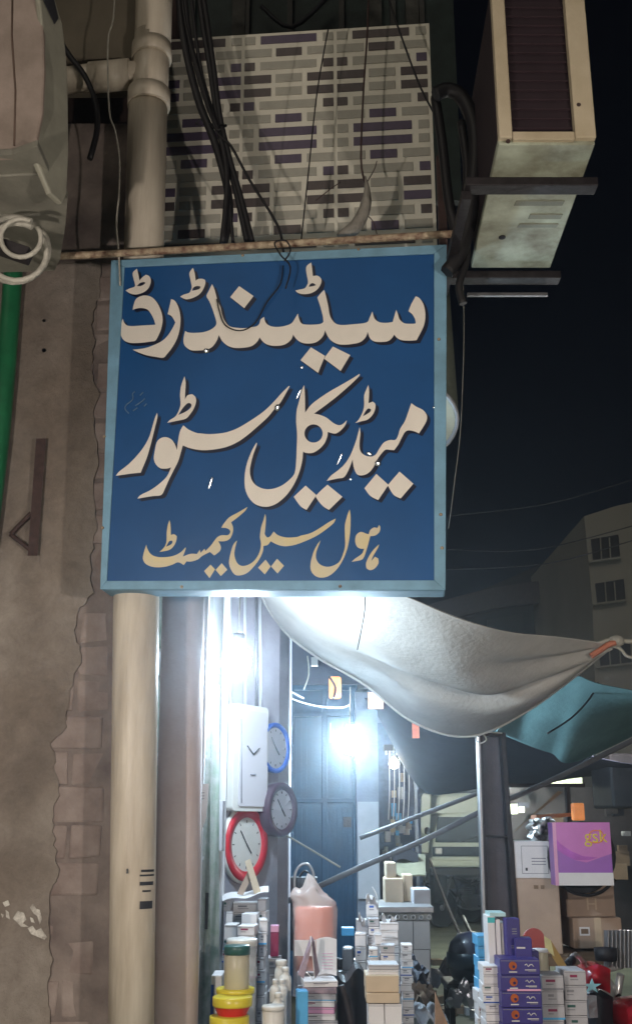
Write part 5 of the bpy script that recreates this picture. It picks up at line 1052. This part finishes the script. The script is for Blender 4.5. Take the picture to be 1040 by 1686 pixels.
face_mark(o, c, d, .04, .44, .0, .58, 1, M['beigecard'], 'tape'); face_mark(o, c, d, .04, .13, .42, .34, .70, M['white'], 'label_sticker'); face_mark(o, c, d, .04, .16, .48, .31, .64, M['kraftd'], 'label_print', .002)
o, c, d = one('printed_carton', 'carton', 848, 1385, 906, 1446, YK - .1, .22, M['white'], 'white carton with a thin printed frame on the largest brown one', yaw=-.12, bev=.003)
for u0, v0, u1, v1 in ((.2, .86, .95, .875), (.2, .12, .95, .135), (.2, .12, .215, .875), (.93, .12, .95, .875)): face_mark(o, c, d, -.12, u0, v0, u1, v1, M['greyink'], 'frame_line')
for k in range(3): face_mark(o, c, d, -.12, .48, .52 - .08 * k, .88, .545 - .08 * k, M['greyink'], 'text_line')
face_mark(o, c, d, -.12, .30, .20, .36, .28, M['ink'], 'stamp')
m = MB(); m.grid(lambda u, v: V(876 + 34 * u, 1346 + 40 * v + 6 * (1 - u), YK) + Vector((.012 * math.sin(17 * v), .04 * math.sin(9 * u + 5 * v), .01 * math.sin(23 * u))), 12, 12, thick=(0, .1, 0)); ob('foil_bag', m, M['foil'], fixn=False, label='crumpled silver bag on the white printed carton', cat='bag')
# purple box
o, c, d = one('purple_box', 'box', 914, 1354, 1010, 1458, 5.3, .10, mat('violet_print', (.33, .13, .46), .35, var=.08, bump=0), 'large pink and purple box with orange lettering and a white base band', bev=.002)
pk = mat('magenta_print', (.56, .19, .50), .35, var=.08, bump=0)
mr = Matrix.Identity(3)
def onb(u, v, e): return c + Vector(((u - .5) * d[0], -d[1] / 2 - e, (v - .5) * d[2]))
crv = [(0, .62), (.15, .50), (.35, .40), (.55, .36), (.8, .44), (1, .50)]
ob('pink_print', MB().prism([onb(u, v, .0012) for u, v in crv + [(1, 1), (0, 1)]], (0, 0, 0)), pk, o, fixn=False)
ob('violet_curve', MB().prism([onb(u, v, .0018) for u, v in [(0, .80), (.12, .66), (.3, .54), (.5, .46), (.75, .44), (.6, .40), (.35, .40), (.15, .50), (0, .62)]], (0, 0, 0)), mat('mid_violet', (.46, .11, .50), .35, bump=0), o, fixn=False)
face_mark(o, c, d, 0, 0, 0, 1, .20, M['white'], 'white_band', .002)
face_mark(o, c, d, 0, 0, 0, .06, 1, M['pinkcard'], 'side_band', .0024)
text_on(o, c, d, 0, .74, .77, .085, 'gsk', M['yellow'], 'lettering', .003)
yo = mat('orange_yellow_print', (.9, .33, .06), .4, bump=0)
blob = [(.62, .70), (.64, .82), (.72, .87), (.84, .86), (.88, .78), (.84, .70), (.72, .67)]
ob('emblem_outline', MB().tube([onb(u, v, .003) for u, v in smooth_loop(blob, 3)] + [onb(.62, .70, .003)], .0024, 5), yo, o)
cx = thing('strapped_bag', 'black round strapped bag behind the purple box', 'bag', V(960, 1470, 5.5))
m = MB(); m.prism([V(958 + 56 * math.cos(a), 1412 + 60 * math.sin(a), 5.46) for a in [k * math.pi / 12 for k in range(24)]], (0, .10, 0)); ob('body', m, M['black'], cx, bevel=.01)
ob('strap', wire([(912, 1440), (935, 1466), (965, 1474), (990, 1468), (1012, 1448)], 5.42, .008), M['black'], cx)
# ================================================================== MOTORCYCLES
def motorcycle(label, loc, yaw, paint, group, rack=False, scale=1.0, mirrors=True):
    """local x forward; returns thing"""
    loc = Vector(loc); t = thing('motorcycle', label, 'motorcycle', loc, group)
    Rz = Matrix.Rotation(yaw, 3, 'Z')
    def L(x, y, z): return loc + Rz @ Vector((x * scale, y * scale, z * scale))
    def add(nm, m, mt, par_=None, bev=0):
        return ob(nm, m, mt, par_ or t, bevel=bev)
    for nm, x in (('wheel', .62), ('wheel', -.60)):
        c = L(x, 0, .29); Q = Rz @ Matrix.Rotation(R(90), 3, 'X'); s = scale
        w = add(nm, MB().lathe([(.245 * s, -.03 * s), (.285 * s, -.035 * s), (.295 * s, 0), (.285 * s, .035 * s), (.245 * s, .03 * s), (.24 * s, 0), (.245 * s, -.03 * s)], c, 28, M=Q), M['rubber'])
        add('rim', MB().lathe([(.225 * s, -.02 * s), (.244 * s, -.024 * s), (.244 * s, .024 * s), (.225 * s, .02 * s), (.225 * s, -.02 * s)], c, 28, M=Q), M['frost'], w)
        add('hub', MB().lathe([(.0005, -.04 * s), (.045 * s, -.04 * s), (.045 * s, .04 * s), (.0005, .04 * s)], c, 14, M=Q), M['alu'], w)
        sp = MB()
        for k in range(18):
            a = k * math.pi / 9; d = Rz @ Vector((math.cos(a), 0, math.sin(a))); sp.tube([c + d * .03 * s, c + d * .23 * s], .0022 * s, 4)
        o = add('spokes', sp, M['frost'], w); o['kind'] = 'stuff'
        mg = MB(); n = 12; a0, a1 = (R(20), R(150)) if x > 0 else (R(30), R(175))
        def fender(u, v):
            a = a0 + (a1 - a0) * u; y = (v - .5) * .11; r = .325 - .6 * abs(v - .5) * .05
            return L(x + r * math.cos(a), y, .29 + r * math.sin(a))
        mg.grid(fender, 14, 4, thick=(0, 0, .003)); add('mudguard', mg, paint if rack else M['black'])
    for y in (-.075, .075): add('fork', MB().tube([L(.62, y, .29), L(.44, y, .80), L(.40, y, .92)], .017 * scale, 10), M['chrome'])
    add('handlebar', MB().tube(cat_open([L(.22, -.36, 1.0), L(.34, -.22, 1.02), L(.40, -.08, .95), L(.40, .08, .95), L(.34, .22, 1.02), L(.22, .36, 1.0)], 4), .011 * scale, 8), M['chrome'])
    for y in (-1, 1):
        add('grip', MB().tube([L(.27, .30 * y, 1.01), L(.20, .40 * y, .995)], .018 * scale, 10), M['black'])
        add('indicator', MB().lathe([(.0005, -.02), (.022, -.01), (.022, .01), (.0005, .02)], L(.46, .14 * y, .80), 10), M['amberplastic'])
        if not mirrors: continue
        mr_ = add('mirror', MB().lathe([(.0005, 0), (.05 * scale, .004), (.052 * scale, .014), (.0005, .02)], L(.30, .30 * y, 1.20), 14, M=Rz @ Matrix.Rotation(R(90), 3, 'Y')), M['black'])
        add('mirror_stem', MB().tube([L(.33, .22 * y, 1.02), L(.30, .28 * y, 1.12), L(.30, .30 * y, 1.17)], .005, 6), M['black'])
    add('headlight', MB().lathe([(.0005, -.10), (.05, -.09), (.082, -.03), (.088, 0), (.080, .005)], L(.50, 0, .86), 20, M=Rz @ Matrix.Rotation(R(90), 3, 'Y')), M['chrome'])
    add('headlight_lens', MB().lathe([(.079, .004), (.05, .018), (.0005, .024)], L(.50, 0, .86), 20, M=Rz @ Matrix.Rotation(R(90), 3, 'Y')), M['lens'])
    add('instrument', MB().lathe([(.0005, 0), (.045, 0), (.05, .05), (.0005, .055)], L(.40, 0, .98), 14, M=Rz), M['black'])
    tank = MB()
    def tk(u, v):
        x = .36 - .46 * u; pr = math.sin(math.pi * min(1, max(0, .1 + .85 * u))) ** .5; a = 2 * math.pi * v
        return L(x, .125 * pr * math.cos(a), .76 + .085 * pr * math.sin(a) + .03 * (1 - u))
    tank.grid(tk, 12, 18); add('tank', tank, paint)
    seat = MB()
    def st_(u, v):
        x = -.06 - .62 * u; a = 2 * math.pi * v; w = (.11 + .02 * math.sin(math.pi * u)) * math.sin(math.pi * min(1, .08 + .9 * u)) ** .35
        return L(x, w * math.cos(a), .77 + .045 * math.sin(a) + .03 * u)
    seat.grid(st_, 12, 14); add('seat', seat, M['black'])
    for y in (-.10, .10):
        add('frame_tube', MB().tube(cat_open([L(.38, y * .3, .84), L(.1, y, .64), L(-.3, y, .66), L(-.68, y, .72)], 3), .014 * scale, 8), M['dsteel'])
        add('shock_absorber', MB().tube([L(-.56, y, .33), L(-.46, y, .68)], .022 * scale, 10), M['chrome'])
        add('side_panel', MB().prism([L(-.12, y, .62), L(-.40, y, .66), L(-.36, y, .48), L(-.14, y, .44)], Rz @ Vector((0, .015, 0))), paint)
        add('foot_peg', MB().tube([L(-.02, y, .30), L(-.02, y * 2.4, .30)], .012, 8), M['black'])
    add('down_tube', MB().tube([L(.38, 0, .80), L(.26, 0, .42), L(.10, 0, .28), L(-.3, 0, .30)], .018 * scale, 8), M['dsteel'])
    e = add('engine', MB().box(L(.02, 0, .36), (.30 * scale, .20 * scale, .20 * scale), yaw), M['alu'], bev=.03)
    for k in range(5): add('cylinder_fin', MB().box(L(.10 + k * .016, 0, .46 + k * .028), (.13 * scale, .14 * scale, .012), yaw), M['alu'], e)
    add('exhaust', MB().tube(cat_open([L(.2, -.09, .46), L(.24, -.13, .32), L(.0, -.15, .24), L(-.3, -.16, .26), L(-.75, -.17, .32)], 4), .03 * scale, 10, rad=[.016] * 9 + [.03] * 7 + [.026]), M['chrome'])
    add('swing_arm', MB().tube([L(-.1, .09, .3), L(-.6, .09, .29)], .016 * scale, 8), M['dsteel'])
    add('tail_light', MB().box(L(-.80, 0, .72), (.06, .12, .07), yaw), M['redlens'], bev=.01)
    add('number_plate', MB().box(L(-.86, 0, .56), (.012, .17, .12), yaw), M['white'])
    if rack:
        for k in range(6): add('rack_bar', MB().tube([L(-.55 - .05 * k, -.14, .86), L(-.55 - .05 * k, .14, .86)], .006, 6), M['chrome'])
    return t
M['amberplastic'] = mat('amber_plastic', (.60, .20, .03), .3, bump=0)
M['lens'] = mat('lamp_lens', (.65, .66, .66), .1, bump=0, spec=.8)
M['redlens'] = mat('red_lens', (.45, .01, .01), .2, bump=0)
gm = 'motorcycles parked along the lane'
P1 = onplane(752, 1527, Vector((0, 0, 0)), Vector((0, 0, 1)))
motorcycle('black motorcycle facing the camera nearest the van, front wheel left', P1 + Vector((.3, .25, 0)), R(208), mat('grey_black_paint', (.05, .05, .055), .3, bump=0, coat=.4), gm)
motorcycle('black motorcycle half hidden behind the steel post', P1 + Vector((.85, 1.1, 0)), R(212), mat('dark_green_paint', (.02, .05, .04), .25, bump=0, coat=.6), gm)
motorcycle('dark motorcycle beside the van, beyond the first black one', P1 + Vector((.15, 1.9, 0)), R(200), M['black'], gm)
nb = V(1005, 1600, 5.3); motorcycle('red motorcycle standing at the lower right edge before the cartons', (1.44, 4.60, 0), R(118), M['redpaint'], gm, rack=True, mirrors=False)
b2 = V(1035, 1600, 4.6); motorcycle('dark red motorcycle half cut off by the lower right corner', (b2.x + .50, 4.2, 0), R(150), mat('wine_paint', (.20, .01, .03), .25, bump=0, coat=.6), gm, mirrors=False)
# ribbed grey seat sheet, red sack, star cloth by the near bikes
m = MB(); m.grid(lambda u, v: V(996 + 60 * u, 1532 + 62 * v, 5.0 - .1 * u) + Vector((0, .012 * math.cos(u * 2 * math.pi * 9), 0)), 72, 3, thick=(0, .02, 0)); ob('ribbed_sheet', m, M['alu'], fixn=False, label='grey ribbed metal sheet standing behind the red motorcycle', cat='sheet')
m = MB(); m.grid(lambda u, v: V(960 + 44 * u, 1596 + 40 * v - 8 * math.sin(math.pi * u), 4.75 - .08 * math.sin(math.pi * u) * math.sin(math.pi * v)), 10, 8, thick=(0, .12, 0)); ob('red_seat_cover', m, M['redpaint'], fixn=False, label='red cloth bundle beside the rightmost white cartons', cat='bundle')
st = [];
for k in range(10):
    a = k * math.pi / 5; r_ = 16 if k % 2 == 0 else 6; st.append(V(974 + r_ * math.sin(a), 1624 - r_ * .8 * math.cos(a), 4.62))
ob('star_sticker', MB().prism(st, (0, .006, 0)), mat('pale_cyan', (.30, .60, .68), .5), label='pale blue star shaped rag before the red bundle', cat='rag')
m = MB(); m.grid(lambda u, v: V(962 + 46 * u, 1640 + 70 * v - 6 * math.sin(6 * u), 4.7 - .06 * math.sin(math.pi * u)), 10, 6, thick=(0, .2, 0)); ob('dark_pack', m, M['black'], fixn=False, label='dark pack at the bottom right beside the cartons', cat='pack')
m = MB(); pb(m, 968, 1640, 985, 1676, 4.6, .02, .4); ob('crumpled_wrapper', m, M['foil'], label='crumpled pale wrapper on the dark pack', cat='wrapper')
# ================================================================== LANE CLUTTER
hp = V(775, 1575, 6.9)
hm = thing('helmet', 'black motorcycle helmet on a stool left of the right stall', 'helmet', hp)
ob('shell', MB().lathe([(.11, -.13), (.135, -.08), (.145, 0), (.125, .08), (.075, .13), (.0005, .145)], hp, 24), mat('gloss_navy', (.012, .014, .03), .4, bump=0, coat=.1), hm)
ob('visor', MB().grid(lambda u, v: hp + Vector((-.148 * math.sin((u - .5) * 2.2 + .5), -.148 * math.cos((u - .5) * 2.2 + .5), -.06 + .09 * v)), 10, 2, thick=(0, -.004, 0)), M['glassdark'], hm)
stl = thing('stool', 'low dark stool under the black helmet', 'stool', (hp.x, 6.9, 0)); zs_ = hp.z - .13
ob('seat', MB().box((hp.x, 6.9, zs_ - .02), (.34, .34, .04)), M['dsteel'], stl, bevel=.01)
for sx in (-.14, .14):
    for sy in (-.14, .14): ob('leg', MB().box((hp.x + sx, 6.9 + sy, (zs_ - .04) / 2), (.03, .03, zs_ - .04)), M['dsteel'], stl)
ob('lean_bar', wire([(707, 1415), (735, 1490), (775, 1580), (790, 1620)], [12, 11, 9, 8], .016, 8), M['brownsteel'], label='long brown bar leaning across the lane before the motorcycles', cat='bar')
ob('lean_bar', wire([(762, 1510), (785, 1560)], [10, 9], .018, 8), M['dsteel'], label='short dark bar left of the helmet', cat='bar')
random.seed(9)
def heap(px, py, w, h, Y, mt, label, cat, name):
    m = MB(); k0 = random.uniform(0, 9)
    m.grid(lambda u, v: V(px - w / 2 + w * u, py - h * v * math.sin(math.pi * min(1, max(0, .06 + .88 * u))) + 3 * math.sin(9 * u + k0), Y + .25 * v - .1 * math.sin(math.pi * u)) + Vector((.02 * math.sin(13 * v + k0), 0, .03 * math.sin(17 * u + 5 * v + k0))), 14, 7, thick=(0, .08, 0))
    return ob(name, m, M[mt], label=label, cat=cat, fixn=False)
heap(690, 1650, 56, 34, 6.0, 'kraftd', 'crumpled brown cardboard heap right of the centre pile', 'cardboard', 'cardboard_heap')
heap(700, 1686, 66, 26, 5.6, 'greycard', 'grey paper scraps heap at the bottom centre', 'paper', 'paper_heap')
heap(735, 1560 + 60, 70, 34, 7.4, 'dsteel', 'dark scrap heap in the lane beyond the cardboard', 'scrap', 'scrap_heap')
heap(765, 1652, 50, 30, 6.4, 'alu', 'glinting metal scraps in front of the stool', 'scrap', 'metal_scraps')
heap(676, 1610, 50, 26, 5.6, 'darktarp', 'dark cloth lump at the right foot of the tiled counter', 'cloth', 'cloth_lump')
m = MB(); m.prism([V(716, 1634, 5.3), V(742, 1700, 5.3), V(716, 1700, 5.3)], (0, .02, 0)); ob('wooden_wedge', m, mat('painted_lit_wood', (.80, .42, .24), .6), label='upright wooden wedge at the bottom centre with orange light painted in', cat='wood')  # the orange light falling on it is put into the wood colour
lit = []
for k in range(22):
    x = random.uniform(705, 790); y = random.uniform(1560, 1680); p = onplane(x, y, Vector((0, 0, 0)), Vector((0, 0, 1)))
    mk = random.choice(['kraftd', 'greycard', 'black', 'alu', 'white', 'wood']); lit.append((p, mk))
lit.sort(key=lambda q: q[0].y)
cols = dict(kraftd='brown cardboard', greycard='grey paper', black='black plastic', alu='grey metal', white='white paper', wood='wooden'); cnt = {}
for p, mk in lit:
    cnt[mk] = cnt.get(mk, 0) + 1
    m = MB(); m.box(p + Vector((0, 0, .03)), (random.uniform(.06, .2), random.uniform(.04, .12), .06), random.uniform(0, 3)); ob('litter_piece', m, M[mk], label='%s %s scrap on the lane counted from the camera' % (['nearest', 'second', 'third', 'fourth', 'fifth', 'sixth', 'seventh', 'eighth', 'ninth'][cnt[mk] - 1], cols[mk]), cat='litter', group='litter scattered on the lane')
kb = MB(); p0 = onplane(712, 1560, Vector((0, 0, 0)), Vector((0, 0, 1))); p1 = onplane(704, 1440, Vector((0, 0, 0)), Vector((0, 0, 1)))
# haze in the night air round the bulbs
HZ = bpy.data.materials.new('night_haze'); HZ.use_nodes = True; n = HZ.node_tree; n.nodes.remove(n.nodes['Principled BSDF'])
pv = n.nodes.new('ShaderNodeVolumePrincipled'); pv.inputs['Color'].default_value = (.80, .88, 1, 1); pv.inputs['Density'].default_value = .009; pv.inputs['Anisotropy'].default_value = .92
n.links.new(pv.outputs[0], n.nodes['Material Output'].inputs['Volume'])
hz = MB().hexa([(-9, -4, -1), (30, -4, -1), (30, 45, -1), (-9, 45, -1), (-9, -4, 18), (30, -4, 18), (30, 45, 18), (-9, 45, 18)]); ob('haze', hz, HZ, kind='stuff')
